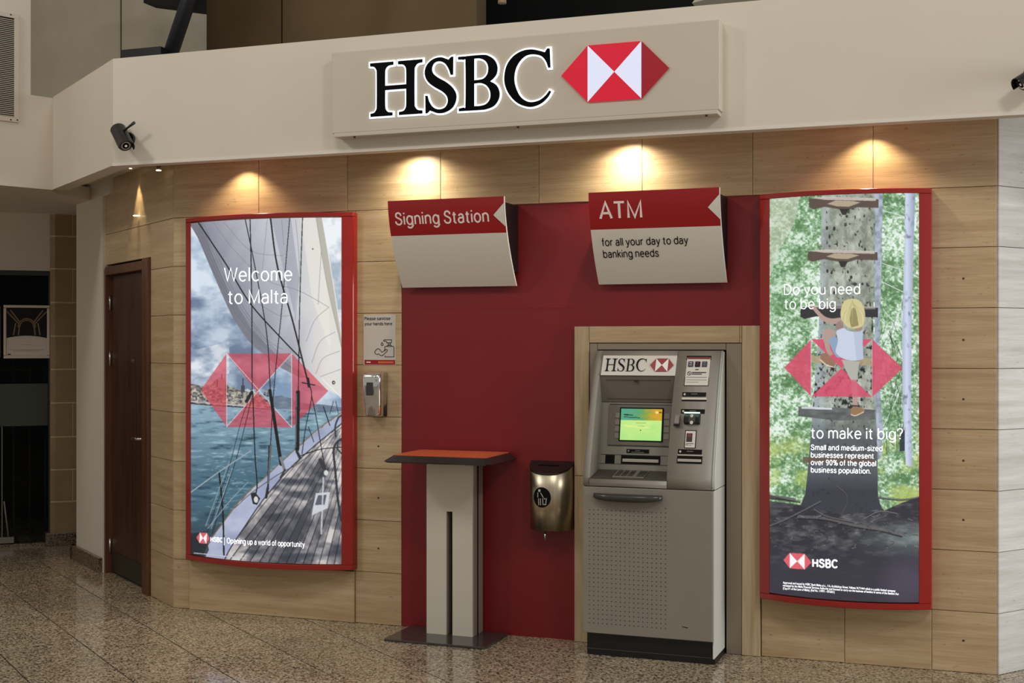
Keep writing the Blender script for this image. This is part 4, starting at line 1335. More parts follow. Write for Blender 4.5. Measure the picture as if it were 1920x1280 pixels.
def paint_child(A):
    X, Y = A.X, A.Y
    allm = np.nonzero(np.ones_like(X, bool))

    def leaf(x, y):
        n = fbm(x, y, 34, 30, 111, 5, 0.7); n2 = fbm(x, y, 4.5, 4, 131, 3, 0.7)
        t = (n - 0.5) * 2.2 + (n2 - 0.5) * 2.2 + 0.62
        c = mixc((84, 124, 80), (180, 212, 178), t)
        c = mixc(c, (232, 244, 236), (t - 0.72) * 1.8)
        left = np.clip((1540 - x) / 100, 0, 1) * np.clip((720 - y) / 200, 0, 1)
        c = mixc(c, (104, 148, 96), left * 0.25)
        yel = np.clip((fbm(x, y, 28, 30, 151, 3) - 0.42) * 3, 0, 1) * np.clip((y - 800) / 50, 0, 1)
        c = mixc(c, (178, 196, 104), yel * 0.8)
        return c
    A.putf(allm, leaf)
    A.putf(A.mask_poly([(1444, 365), (1500, 370), (1490, 420), (1460, 470), (1444, 520)]), lambda x, y: mixc((190, 190, 160), (226, 232, 226), fbm(x, y, 20, 30, 161, 3)), 0.55)
    # branches on the right
    for pts, w in [([(1655, 395), (1690, 405), (1722, 424)], 2), ([(1655, 494), (1700, 510), (1725, 522)], 2), ([(1653, 528), (1690, 546), (1722, 560)], 2), ([(1656, 580), (1700, 640), (1690, 690)], 1.6), ([(1650, 640), (1680, 600), (1692, 560)], 1.4),
                   ([(1650, 730), (1690, 745)], 2.4), ([(1660, 760), (1690, 720)], 1.5), ([(1655, 800), (1680, 750), (1698, 700)], 1.5)]:
        A.line(pts, w, (216, 226, 226), 0.8)
    for _ in range(46):
        x = random.uniform(1652, 1700); y = random.uniform(600, 830); 
        A.line([(x, y), (x + random.uniform(-12, 12), y + random.uniform(12, 40))], random.uniform(0.8, 1.8), (44, 62, 48), 0.65)
    # pale birch trunks
    def birch(x, y, l, r):
        u = (x - l) / (r - l)
        c = mixc((206, 216, 238), (150, 160, 182), np.abs(u - 0.35) * 1.5)
        return mixc(c, (120, 128, 146), (fbm(x, y, 8, 12, 171, 3) - 0.62) * 4)
    A.putf(A.mask_poly([(1697, 362), (1716, 362), (1712, 480), (1709, 620), (1708, 760), (1710, 875), (1698, 872), (1692, 760), (1691, 620), (1695, 480)]), lambda x, y: birch(x, y, 1692, 1714))
    A.putf(A.mask_poly([(1640, 362), (1655, 362), (1653, 480), (1650, 600), (1648, 700), (1655, 800), (1652, 860), (1640, 860)]), lambda x, y: mixc((176, 186, 204), (120, 130, 140), (fbm(x, y, 7, 10, 181, 3) - 0.35) * 2))
    A.poly([(1688, 805), (1696, 806), (1696, 845), (1686, 846)], (40, 48, 58), 0.9)
    # main trunk
    trunk = [(1541, 362), (1641, 362), (1640, 480), (1637, 600), (1641, 740), (1645, 860), (1646, 930), (1652, 950), (1668, 968), (1600, 985), (1488, 972), (1500, 950), (1510, 925), (1514, 890), (1520, 820), (1526, 740), (1535, 620), (1539, 480)]

    def trunkc(x, y):
        n = fbm(x, y, 10, 14, 191, 4, 0.65); sp = fbm(x, y, 5, 7, 201, 3)
        c = mixc((124, 130, 118), (190, 196, 184), (n - 0.25) * 1.8)
        c = mixc(c, (164, 180, 192), np.clip((1560 - x) / 25, 0, 1) * 0.6)
        c = mixc(c, (30, 34, 34), (sp - 0.68 + np.clip((y - 560) / 900, 0, 0.12) * (y < 780)) * 7)
        c = mixc(c, (62, 66, 76), np.clip((y - 770) / 55, 0, 1) * (0.72 + 0.25 * (n - 0.5)))
        c = mixc(c, (46, 48, 58), np.clip((y - 880) / 40, 0, 1) * 0.75)
        return c
    A.putf(A.mask_poly(trunk), trunkc)
    for _ in range(34):
        x = random.uniform(1545, 1635); y = random.uniform(400, 770)
        A.put(A.mask_ell(x, y, random.uniform(1, 2.6), random.uniform(1.5, 5)), (26, 28, 28), 0.8)
    # ladder rungs
    def rung(x0, x1, y0, y1, dark=False):
        A.poly([(x0, y0 + 2), (x0 + 30, y0 + 1), ((x0 + x1) / 2, y0 - 1), (x1 - 20, y0 + 3), (x1, y0 + 3), (x1, y1 - 2), (x1 - 40, y1 - 3), ((x0 + x1) / 2 + 6, y1 + 3), (x0 + 30, y1 - 4), (x0 + 8, y1 + 1), (x0, y1 - 3)], (44, 44, 48) if dark else (88, 74, 66), 0.97)
        A.poly([(x0 + 2, y0), (x0 + 30, y0 - 2), (x1 - 5, y0 + 1), (x1 - 5, y0 + 6), (x0 + 30, y0 + 4)], (206, 196, 186), 0.5 if dark else 0.85)
        if not dark:
            A.poly([(x0 + 34, (y0 + y1) / 2 + 1), (x0 + 50, y0 + 5), (x1 - 48, y0 + 6), (x1 - 34, y0 + 9), (x1 - 56, y1 - 4), (x0 + 52, y1 - 5)], (186, 170, 146), 0.9)
            A.poly([((x0 + x1) / 2 - 8, y1), ((x0 + x1) / 2 + 10, y1), ((x0 + x1) / 2 + 4, y1 + 11), ((x0 + x1) / 2 - 3, y1 + 11)], (36, 34, 34), 0.9)
    rung(1517, 1647, 371, 392); rung(1515, 1645, 470, 490); rung(1501, 1646, 574, 597, True)
    A.putf(A.mask_poly([(1497, 762), (1570, 764), (1640, 768), (1640, 786), (1570, 788), (1530, 784), (1497, 780)]), lambda x, y: mixc((72, 76, 78), (120, 122, 120), fbm(x, y, 14, 5, 211, 3))); A.poly([(1503, 762), (1560, 764), (1560, 768), (1503, 766)], (216, 222, 228), 0.9)
    A.poly([(1520, 667), (1640, 672), (1640, 686), (1520, 680)], (174, 156, 122), 0.85)
    A.poly([(1506, 856), (1640, 859), (1640, 867), (1506, 867)], (104, 82, 66), 0.8)
    # logo behind the child
    P = [(1471, 689), (1521, 636), (1635, 636), (1692, 690), (1635, 744), (1521, 743), (1578, 690)]
    for t in logo_tris(P):
        A.poly(t, (212, 76, 106), 0.88)
    for a, b_ in ((1, 5), (2, 4)):
        A.line([P[a], P[b_]], 1.2, (224, 196, 204), 0.8)
    # child climbing
    SK = (178, 152, 142)
    A.spoly([(1521, 576), (1527, 574), (1545, 592), (1560, 597), (1578, 596), (1582, 608), (1568, 608), (1545, 603), (1534, 592)], SK)
    A.spoly([(1570, 604), (1580, 600), (1582, 618), (1572, 620), (1567, 612)], (150, 126, 118))
    A.spoly([(1603, 604), (1616, 608), (1616, 622), (1604, 620)], (160, 136, 126))
    A.spoly([(1543, 628), (1548, 618), (1560, 617), (1566, 628), (1558, 636), (1556, 650), (1562, 664), (1554, 668), (1547, 650)], SK)
    A.spoly([(1553, 635), (1566, 630), (1572, 640), (1584, 668), (1570, 670), (1560, 655)], (140, 162, 188))
    A.spoly([(1568, 622), (1575, 617), (1583, 615), (1590, 620), (1608, 622), (1618, 618), (1617, 640), (1619, 673), (1600, 676), (1581, 672), (1567, 660), (1571, 640)], (198, 208, 226)); A.spoly([(1600, 622), (1618, 620), (1619, 673), (1606, 675)], (168, 182, 206), 0.55)
    A.spoly([(1578, 674), (1611, 678), (1608, 700), (1606, 715), (1596, 712), (1586, 694)], (176, 176, 168)); A.spoly([(1596, 712), (1606, 714), (1608, 744), (1598, 744)], (206, 108, 124), 0.8)
    A.spoly([(1598, 744), (1609, 744), (1607, 762), (1599, 762)], SK); A.line([(1598, 760), (1608, 761)], 2.2, (40, 36, 34))
    A.spoly([(1597, 764), (1608, 762), (1622, 768), (1618, 774), (1602, 779), (1595, 776)], (150, 116, 88)); A.line([(1596, 777), (1604, 779), (1619, 772)], 1.6, (226, 208, 180))
    A.spoly([(1540, 664), (1550, 662), (1560, 672), (1567, 680), (1562, 687), (1550, 682), (1539, 674)], (150, 112, 92)); A.line([(1538, 674), (1550, 684), (1562, 688)], 2, (222, 206, 186))
    A.spoly([(1578, 575), (1584, 564), (1598, 560), (1612, 564), (1620, 578), (1622, 596), (1618, 610), (1608, 615), (1594, 615), (1582, 606), (1576, 592)], (206, 198, 146))
    A.spoly([(1597, 578), (1604, 580), (1610, 610), (1596, 614), (1593, 598)], (112, 96, 58), 0.6)
    for k in range(14):
        x = 1580 + k * 3
        A.line([(1598, 563 + abs(k - 7) * 0.6), (x, 588), (x + (k - 7) * 0.3, 606)], 1.1, random.choice([(236, 228, 186), (160, 148, 100)]), 0.38)
    # forest floor
    gnd = [(1440, 938), (1500, 946), (1560, 962), (1650, 960), (1690, 942), (1728, 930), (1728, 1140), (1440, 1140)]

    def gndc(x, y):
        n = fbm(x, y, 22, 9, 221, 5, 0.6)
        c = mixc((46, 46, 54), (112, 112, 116), (n - 0.42) * 2.2)
        c = mixc(c, (136, 158, 152), np.clip((x - 1590) / 130, 0, 1) * np.clip(1 - np.abs(y - 1010) / 42.0, 0, 1) * 0.7)
        c = mixc(c, (52, 50, 62), np.clip((y - 1010) / 60, 0, 1) * 0.9)
        c = mixc(c, (84, 78, 94), np.clip(1 - ((x - 1700) / 60) ** 2 - ((y - 1090) / 60) ** 2, 0, 1) * 0.6)
        return c
    A.putf(A.mask_poly(gnd), gndc)
    for pts, w in [([(1444, 985), (1470, 975), (1510, 955), (1538, 940)], 3.5), ([(1498, 968), (1550, 972), (1600, 984), (1650, 992), (1690, 1002)], 6), ([(1527, 955), (1552, 968), (1610, 980)], 3), ([(1444, 930), (1490, 936)], 6), ([(1500, 940), (1444, 928)], 3), ([(1646, 932), (1690, 936), (1726, 931)], 3),
                   ([(1570, 912), (1586, 926), (1588, 944), (1580, 962)], 1.8), ([(1620, 972), (1650, 958), (1680, 962)], 2), ([(1626, 985), (1640, 975), (1662, 966)], 2)]:
        A.line(pts, w, random.choice([(122, 118, 118), (98, 94, 96)]), 0.85)
        A.line([(a, b_ + w * 0.6) for a, b_ in pts], w * 0.5, (24, 24, 28), 0.7)
    for _ in range(160):
        x = random.uniform(1446, 1722); y = random.uniform(955, 1030)
        A.line([(x, y), (x + random.uniform(-9, 9), y + random.uniform(-4, 4))], random.uniform(0.7, 1.5), random.choice([(150, 148, 146), (30, 30, 34), (110, 114, 110)]), 0.55)
    # mark at the foot
    Q = [(1469, 1049), (1481, 1036), (1509, 1037.5), (1521.5, 1054), (1509, 1067), (1481, 1064.5), (1495, 1051.5)]
    A.poly(Q[:6], (248, 246, 248))
    for t in logo_tris(Q):
        A.poly(t, (224, 96, 110))


class LightBox:
    def __init__(s, name, label, x0, x1, z0, z1, ye, bulge, stile, dx, dz, PX, PT, PB):
        s.xc = (x0 + x1) / 2; s.w = x1 - x0; s.ye = ye; s.bu = bulge
        s.PX, s.PT, s.PB = PX, PT, PB
        s.dx = dx; s.dz = dz
        s.t = thing(name, (s.xc, YW, z0), label, 'light box', 'red light boxes with backlit posters')
        N = 28
        xs = np.linspace(x0, x1, N + 1)
        fr_y = lambda x: s.y(x)
        back = YW - 0.0

        def band(za, zb_, xa, xb, nm, inset=0.0):
            xx = np.linspace(xa, xb, max(3, int(N * (xb - xa) / s.w)) + 1)
            front = [(x, fr_y(x) + inset) for x in xx]
            poly = front + [(xb, back), (xa, back)]
            return MB().prism(poly, za, zb_, 'z').build(nm, 'red_frame', s.t, bevel=0.0025, seg=1)
        th = 0.028
        band(z0, z0 + th, x0, x1, 'frame_rail'); band(z1 - th * 0.85, z1, x0, x1, 'frame_rail')
        band(z0 + th, z1 - th * 0.85, x0, dx[0], 'frame_stile', 0.002); band(z0 + th, z1 - th * 0.85, dx[1], x1, 'frame_stile', 0.002)

    def y(s, x):
        q = 2 * (x - s.xc) / s.w
        return s.ye - s.bu * (1 - q * q)

    def face(s, x, z, off=0.0):
        return (x, s.y(x) + 0.006 - off, z)

    def art_to_face(s, ax, ay, off=0.0012):
        lo, hi = -0.2, 1.2
        P = np.polynomial.polynomial.polyval
        for _ in range(40):
            m_ = (lo + hi) / 2
            if P(m_, s.PX) < ax:
                lo = m_
            else:
                hi = m_
        u = (lo + hi) / 2
        T, B_ = P(u, s.PT), P(u, s.PB)
        v = (ay - T) / (B_ - T)
        x = s.dx[0] + (s.dx[1] - s.dx[0]) * u
        z = s.dz[1] + (s.dz[0] - s.dz[1]) * v
        return s.face(x, z, off)

    def poster(s, painter, nx, nz, name='poster'):
        P = np.polynomial.polynomial.polyval
        ss = 2
        U = (np.arange(nx * ss) + 0.5) / (nx * ss); V = (np.arange(nz * ss) + 0.5) / (nz * ss)
        uu, vv = np.meshgrid(U, V)
        Xa = P(uu, s.PX); T = P(uu, s.PT); B_ = P(uu, s.PB); Ya = T + (B_ - T) * vv
        A = Art(Xa, Ya)
        painter(A)
        c = A.c.reshape(nz, ss, nx, ss, 3).mean(axis=(1, 3))
        c = np.clip(c, 0, 255) / 255.0
        c = np.where(c <= 0.04045, c / 12.92, ((c + 0.055) / 1.055) ** 2.4)
        # grid of points at cell centres stretched to the sheet's edges
        uu = np.linspace(0, 1, nx); vv = np.linspace(0, 1, nz)
        x = s.dx[0] + (s.dx[1] - s.dx[0]) * uu
        yy = np.array([s.face(a, 0)[1] for a in x])
        z = s.dz[1] + (s.dz[0] - s.dz[1]) * vv
        xg, zg = np.meshgrid(x, z); yg = np.tile(yy, (nz, 1))
        off = offset_of(s.t)
        co = np.stack([xg - off.x, yg - off.y, zg - off.z], -1).reshape(-1, 3)
        grid_mesh(name, co, c.reshape(-1, 3), nx, nz, 'backlit_print', s.t)


def grid_mesh(name, co, col, nx, nz, mat, parent):
    me = bpy.data.meshes.new(name)
    nv = nx * nz; nf = (nx - 1) * (nz - 1)
    me.vertices.add(nv); me.vertices.foreach_set('co', co.astype(np.float32).ravel())
    i = np.arange(nx - 1)[None, :] + (np.arange(nz - 1) * nx)[:, None]
    f = np.stack([i, i + nx, i + nx + 1, i + 1], -1).reshape(-1, 4).astype(np.int32)
    me.loops.add(nf * 4); me.loops.foreach_set('vertex_index', f.ravel())
    me.polygons.add(nf); me.polygons.foreach_set('loop_start', np.arange(0, nf * 4, 4, dtype=np.int32))
    me.update(calc_edges=True)
    at = me.color_attributes.new('print', 'FLOAT_COLOR', 'POINT')
    at.data.foreach_set('color', np.concatenate([col, np.ones((nv, 1))], 1).astype(np.float32).ravel())
    me.polygons.foreach_set('use_smooth', [True] * nf)
    me.materials.append(MATS[mat])
    o = bpy.data.objects.new(name, me); COL.objects.link(o); o.parent = parent
    return o


LB_ = LightBox('poster_light_box', 'tall red curved light box showing a sailing boat poster beside the wooden door', -4.41, -3.32, 0.30, 2.28, 6.48, 0.12, 0.05, (-4.362, -3.382), (0.333, 2.25),
               [358.05, 196.19, 96.21, -9.99], [418.61, -21.47, 9.82, 0.86], [1038.68, 36.8, -16.15, -1.95])
LB_.poster(paint_boat, 330, 740)
RB_ = LightBox('poster_light_box', 'tall red curved light box showing a child climbing a tree beside the cash machine', -1.077, -0.270, 0.30, 2.284, 6.455, 0.10, 0.05, (-1.025, -0.326), (0.335, 2.262),
               [1443.0, 250.79, 40.63, -11.3], [372.22, -22.4, 10.52, 1.1], [1110.48, 38.53, -18.76, -1.37])
RB_.poster(paint_child, 330, 800)


def art_text(box, name, lines, weight=0.12, mat='white_type', fine=False):
    # lines in sheet units: (text, x0, x1, baseline, cap height, slope)
    S = lambda x, z: box.art_to_face(x, -z)
    (lettering_fine if fine else lettering)(name, [(t[0], t[1], t[2], -t[3], t[4], -(t[5] if len(t) > 5 else 0.0)) for t in lines], S, mat, box.t, weight)


art_text(LB_, 'headline_word', [('Welcome', 421, 547, 527, 25, -0.012), ('to Malta', 428, 538, 569, 25, -0.01)], 0.095)
art_text(LB_, 'bank_name', [('HSBC', 395.5, 417, 1014.5, 8, 0.07)], 0.22)
art_text(LB_, 'slogan_word', [('Opening up a world of opportunity', 426, 571, 1018, 9.8, 0.05)], 0.15)
flat('divider', [[(420, 1007), (421, 1007), (421, 1022), (420, 1022)]], lambda x, z: LB_.art_to_face(x, z), 'white_type', LB_.t)
art_text(RB_, 'headline_word', [('Do you need', 1471, 1612, 552, 19, -0.01), ('to be big', 1471, 1566, 579, 19, -0.005)], 0.092)
art_text(RB_, 'headline_word', [('to make it big?', 1521, 1692, 821, 20, 0.012)], 0.105)
art_text(RB_, 'body_word', [('Small and medium-sized', 1521, 1654, 843, 9.6, 0.016), ('businesses represent', 1521, 1638, 857, 9.6, 0.02), ('over 90% of the global', 1521, 1642, 871, 9.6, 0.02), ('business population.', 1521, 1632, 885, 9.6, 0.022)], 0.15)
art_text(RB_, 'bank_name', [('HSBC', 1524.5, 1569.5, 1062, 14, 0.04)], 0.22)
art_text(RB_, 'fine_print', [('Approved and issued by HSBC Bank Malta p.l.c., 116, Archbishop Street, Valletta VLT1444 which is a public limited company', 1468, 1679, 1093.5, 4.2, 0.075), ('regulated by the Malta Financial Services Authority and licensed to carry out the business of banking in terms of the Banking Act', 1468, 1685, 1098.8, 4.2, 0.075), ('(Cap.371 of the Laws of Malta). (Ref No. 119971 - 07/2021)', 1468, 1565, 1104.2, 4.2, 0.075)], 0.02, fine=True)

# ------------------------------------------------------------------ red and white wall signs


def wall_sign(x0, x1, label, big, small, tri_dx):
    zt, zb, zm = 2.312, 1.858, 2.128

    def yy(z):
        return 6.305 + 0.185 * max(0.0, (zt - z) / (zt - zb)) ** 1.7
    t = thing('wall_sign', ((x0 + x1) / 2, YW, zb), label, 'sign', 'red and white wall signs')
    th = 0.011

    def curved(za, zb_, xa, xb, n, mat, name, o0=0.0, o1=th, parent=t):
        zs = np.linspace(za, zb_, n)
        poly = [(yy(z) + o0, z) for z in zs] + [(yy(z) + o1, z) for z in zs[::-1]]
        return MB().prism(poly, xa, xb, 'x').build(name, mat, parent)
    curved(zt, zm, x0, x1, 30, 'red_print', 'red_band')
    curved(zm, zb, x0, x1, 40, 'sign_white', 'white_board')
    curved(zt, zb, x1, x1 + 0.0025, 40, 'sign_edge', 'edge_strip')
    # dark housing behind the board
    zs = np.linspace(2.285, 1.93, 12)
    hp = [(yy(z) + 0.014, z) for z in zs] + [(YW + 0.004, 1.93), (YW + 0.004, 2.285)]
    MB().prism(hp, x0 + 0.03, x1 - 0.004, 'x').build('housing', 'housing_black', t)
    S = lambda x, z: (x, yy(z) - 0.002, z)
    tri = MB()
    rows = [(2.278 - 0.12 * k / 16, tri_dx * (1 - abs(k - 8) / 8.0)) for k in range(17)]
    tri.add([S(x1, z) for z, w in rows] + [S(x1 - w, z) for z, w in rows], [(i, i + 1, 18 + i, 17 + i) for i in range(16)])
    tri.build('arrow_triangle', 'sign_white', t)
    lettering('title_word', [big], S, 'letter_pale', t, 0.145)
    if small:
        lettering('subtitle_word', small, S, 'ink_black', t, 0.13)
    return t


wall_sign(-3.025, -2.365, 'curved red and white sign reading Signing Station above the stand', ('Signing Station', -2.985, -2.457, 2.186, 0.061), None, 0.062)
wall_sign(-1.91, -1.247, 'curved red and white sign reading ATM above the cash machine', ('ATM', -1.853, -1.642, 2.181, 0.079), [('for all your day to day', -1.858, -1.417, 2.048, 0.036), ('banking needs', -1.858, -1.573, 1.990, 0.036)], 0.058)

# ------------------------------------------------------------------ sanitiser notice and dispenser
nt_ = thing('sanitiser_notice', (-3.182, YW, 1.434), 'small pale notice asking to sanitise hands, above the chrome dispenser', 'notice')
MB().box(-3.28, -3.085, YW - 0.0025, YW - 0.0005, 1.434, 1.713).build('sheet', 'paper_grey', nt_)
S = lambda x, z: (x, YW - 0.0035, z)
lettering('text_word', [('Please sanitise', -3.273, -3.117, 1.684, 0.0165), ('your hands here', -3.273, -3.106, 1.655, 0.0165)], S, 'ink_black', nt_, 0.15)
flat('red_band', [[(-3.274, 1.437), (-3.087, 1.437), (-3.087, 1.463), (-3.274, 1.463)]], S, 'red_print', nt_)
S2 = lambda x, z: (x, YW - 0.0042, z)
strokes('band_text', [[(-3.26, 1.45), (-3.238, 1.45)]], 0.006, S2, 'letter_pale', nt_)
strokes('band_text', [[(-3.185, 1.45), (-3.10, 1.45)]], 0.012, S2, 'pink_type' if False else 'laminate_orange', nt_)
pump = [[(-3.15, 1.532), (-3.146, 1.538), (-3.098, 1.538), (-3.094, 1.532), (-3.094, 1.480), (-3.148, 1.480), (-3.149, 1.486)], [(-3.149, 1.511), (-3.15, 1.532)], [(-3.134, 1.538), (-3.134, 1.544), (-3.11, 1.544), (-3.11, 1.538)], [(-3.127, 1.544), (-3.127, 1.557)], [(-3.117, 1.544), (-3.117, 1.557)],
        [(-3.136, 1.557), (-3.11, 1.557), (-3.108, 1.574), (-3.152, 1.574), (-3.157, 1.570), (-3.154, 1.566), (-3.140, 1.566), (-3.136, 1.557)],
        [(-3.166, 1.560), (-3.172, 1.549), (-3.169, 1.543), (-3.162, 1.543), (-3.159, 1.549), (-3.166, 1.560)],
        [(-3.205, 1.497), (-3.212, 1.506), (-3.206, 1.514), (-3.196, 1.524), (-3.185, 1.524), (-3.166, 1.505), (-3.142, 1.522), (-3.134, 1.518), (-3.135, 1.511), (-3.165, 1.486), (-3.178, 1.488), (-3.187, 1.497), (-3.196, 1.492), (-3.205, 1.497)]]
strokes('pump_and_hand', pump, 0.0034, S, 'ink_black', nt_)

dp = thing('soap_dispenser', (-3.185, YW, 1.15), 'chrome hand sanitiser dispenser on the stone strip', 'dispenser')
MB().box(-3.235, -3.135, YW - 0.012, YW - 0.001, 1.152, 1.392).build('back_plate', 'black_plastic', dp, bevel=0.004)


def rrect(cx_, cz_, w, d, y0, n=6, r=0.022):
    """plan outline (x, y) of a body standing on the wall: flat at the back, rounded in front"""
    pts = [(cx_ - w / 2, y0), ]
    for k in range(n + 1):
        a = math.pi + k * math.pi / 2 / n
        pts.append((cx_ - w / 2 + r + r * math.cos(a), y0 - d + r + r * math.sin(a)))
    for k in range(n + 1):
        a = 1.5 * math.pi + k * math.pi / 2 / n
        pts.append((cx_ + w / 2 - r + r * math.cos(a), y0 - d + r + r * math.sin(a)))
    pts.append((cx_ + w / 2, y0))
    return pts


rings = []
for (z, w, d) in [(1.155, 0.088, 0.070), (1.165, 0.096, 0.076), (1.22, 0.100, 0.084), (1.29, 0.106, 0.092), (1.345, 0.110, 0.098), (1.375, 0.110, 0.096), (1.390, 0.104, 0.086), (1.397, 0.085, 0.060)]:
    rings.append([(x, y, z) for x, y in rrect(-3.185, 0, w, d, YW - 0.012)])
MB().loft(rings, True, True).build('cover', 'chrome', dp)
MB().prism([(-3.212, 1.27), (-3.172, 1.27), (-3.166, 1.30), (-3.168, 1.345), (-3.208, 1.345), (-3.214, 1.31)], YW - 0.111, YW - 0.10, 'y').build('level_window', 'handle_dark', dp, bevel=0.003)
MB().prism([(-3.21, 1.158), (-3.165, 1.158), (-3.170, 1.195), (-3.185, 1.215), (-3.203, 1.2)], YW - 0.098, YW - 0.08, 'y').build('push_lever', 'atm_grey_dark', dp, bevel=0.004)
MB().tube([(-3.226, YW - 0.062, 1.362), (-3.222, YW - 0.098, 1.366), (-3.15, YW - 0.106, 1.372), (-3.142, YW - 0.06, 1.385)], 0.006, 8).build('chrome_band', 'chrome', dp)
MB().prism(disc(-3.148, 1.352, 0.007, 12), YW - 0.112, YW - 0.095, 'y').build('lock', 'satin_metal', dp)

# ------------------------------------------------------------------ signing stand
st = thing('signing_stand', (-2.70, 6.37, 0), 'tall pale signing stand with an orange top on a dark steel foot', 'stand')


def rounded(x0, x1, y0, y1, r, n=5):
    pts = []
    for (cx_, cy_, a0) in ((x1 - r, y0 + r, -90), (x1 - r, y1 - r, 0), (x0 + r, y1 - r, 90), (x0 + r, y0 + r, 180)):
        for k in range(n + 1):
            a = math.radians(a0 + 90 * k / n)
            pts.append((cx_ + r * math.cos(a), cy_ + r * math.sin(a)))
    return pts


MB().prism(rounded(-2.99, -2.42, 6.172, 6.525, 0.02), 0.0, 0.012, 'z').build('foot_plate', 'base_steel', st, bevel=0.003)
front = [(-2.829, 0.012), (-2.716, 0.012), (-2.716, 0.665), (-2.680, 0.665), (-2.680, 0.012), (-2.566, 0.012), (-2.566, 0.938), (-2.829, 0.938)]
MB().prism(front, 6.372, 6.384, 'y').build('front_board', 'stand_white', st)
sd = MB()
sd.prism([(-2.829, 0.012), (-2.716, 0.012), (-2.716, 0.665), (-2.680, 0.665), (-2.680, 0.012), (-2.566, 0.012), (-2.566, 0.938), (-2.829, 0.938)], 6.384, 6.438, 'y')
sd.build('front_core', 'stand_edge', st)
MB().box(-2.822, -2.572, 6.438, 6.475, 0.012, 0.938).build('dark_core', 'black_plastic', st)
MB().box(-2.829, -2.566, 6.475, 6.522, 0.012, 0.938).build('back_board', 'stand_edge', st)
tp = MB()
o0 = rounded(-2.965, -2.362, 6.105, 6.530, 0.035); o1 = rounded(-2.925, -2.402, 6.145, 6.518, 0.03)
tp.loft([[(x, y, 0.938) for x, y in rounded(-2.955, -2.372, 6.115, 6.525, 0.03)], [(x, y, 0.945) for x, y in o0], [(x, y, 0.974) for x, y in o1]], True, False)
tp.build('top_rim', 'rim_black', st)
MB().prism(rounded(-2.923, -2.404, 6.147, 6.516, 0.028), 0.972, 0.9765, 'z').build('writing_top', 'laminate_orange', st)

# ------------------------------------------------------------------ wall bin
bn = thing('waste_bin', (-2.172, YW, 0.54), 'half-round brushed steel waste bin on the red wall beside the cash machine', 'bin')
BXC, BW2, BD = -2.172, 0.118, 0.125
YB = YW + 0.004


def bin_plan(k=1.0, n=24):
    pts = []
    for i in range(n + 1):
        a = math.pi + math.pi * i / n
        c, s_ = math.cos(a), math.sin(a)
        pts.append((BXC + BW2 * k * math.copysign(abs(c) ** 0.8, c), YB + BD * k * math.copysign(abs(s_) ** 0.9, s_)))
    return pts


plan = bin_plan()
topz = lambda y: 0.932 - 0.052 * ((YB - y) / BD)
MB().loft([[(x, y, 0.583) for x, y in plan], [(x, y, topz(y)) for x, y in plan]], True, True).build('body', 'brushed_steel', bn)
MB().loft([[(x, y, topz(y) - 0.004) for x, y in bin_plan(1.03)], [(x, y, topz(y) + 0.004) for x, y in bin_plan(1.03)]], True, False).build('lid', 'bin_lid', bn)
MB().add([(-2.235, YB - 0.055, topz(YB - 0.055) + 0.005), (-2.125, YB - 0.055, topz(YB - 0.055) + 0.005), (-2.125, YB - 0.042, topz(YB - 0.042) + 0.005), (-2.235, YB - 0.042, topz(YB - 0.042) + 0.005)], [(0, 1, 2, 3)]).build('slot', 'ink_black', bn)
MB().tube([(BXC - 0.01, YB - BD + 0.02, 0.583), (BXC - 0.01, YB - BD + 0.02, 0.565)], 0.004, 8).build('latch_neck', 'bin_lid', bn)
MB().tube([(BXC - 0.01, YB - BD + 0.02, 0.568), (BXC - 0.01, YB - BD + 0.02, 0.535)], [0.007, 0.006], 10).build('latch', 'satin_metal', bn)


def bin_surf(x, z, off=0.0015):
    q = min(0.999, abs(x - BXC) / BW2)
    c = q ** (1 / 0.8)
    s_ = math.sqrt(max(0, 1 - c * c))
    return (x, YB - BD * s_ ** 0.9 - off, z)


ic = MB()
ds_ = [(-2.194 + 0.05 * r * math.cos(a), 0.756 + 0.053 * r * math.sin(a)) for r in (0.5, 1.0) for a in np.linspace(0, 2 * math.pi, 29)[:-1]]
ic.add([bin_surf(*p) for p in ds_], [tuple(range(28))] + [(i, (i + 1) % 28, 28 + (i + 1) % 28, 28 + i) for i in range(28)])
ic.build('symbol_disc', 'ink_black', bn)
BS = lambda x, z: bin_surf(x, z, 0.0028)
flat('symbol_head', [disc(-2.207, 0.791, 0.0075, 12)], BS, 'paper_grey', bn)
strokes('symbol_lines', [[(-2.216, 0.779), (-2.216, 0.757)], [(-2.199, 0.778), (-2.185, 0.757)], [(-2.212, 0.749), (-2.211, 0.717)], [(-2.201, 0.749), (-2.200, 0.717)], [(-2.188, 0.750), (-2.186, 0.72), (-2.171, 0.72), (-2.168, 0.752)]], 0.0045, BS, 'paper_grey', bn)
flat('symbol_litter', [disc(-2.178, 0.750, 0.0035, 8)], BS, 'paper_grey', bn)

# ------------------------------------------------------------------ stone surround of the cash machine
YS = 6.505
su = struct(MB().box(-1.97, -1.17, YS + 0.034, YS + 0.041, 0, 1.643).build('trim_3', 'black_void'))


def sur(x0, x1, z0, z1, mat, y=YS, nm='stone_slab'):
    o = bpy.data.objects.new(nm, panel_mesh(x1 - x0 - 0.002, z1 - z0 - 0.002, 0.032, 0.002, mat))
    COL.objects.link(o); o.parent = su
    o.location = Vector((x0 + 0.001, y, z0 + 0.001)) - Vector(su.location)
    return o


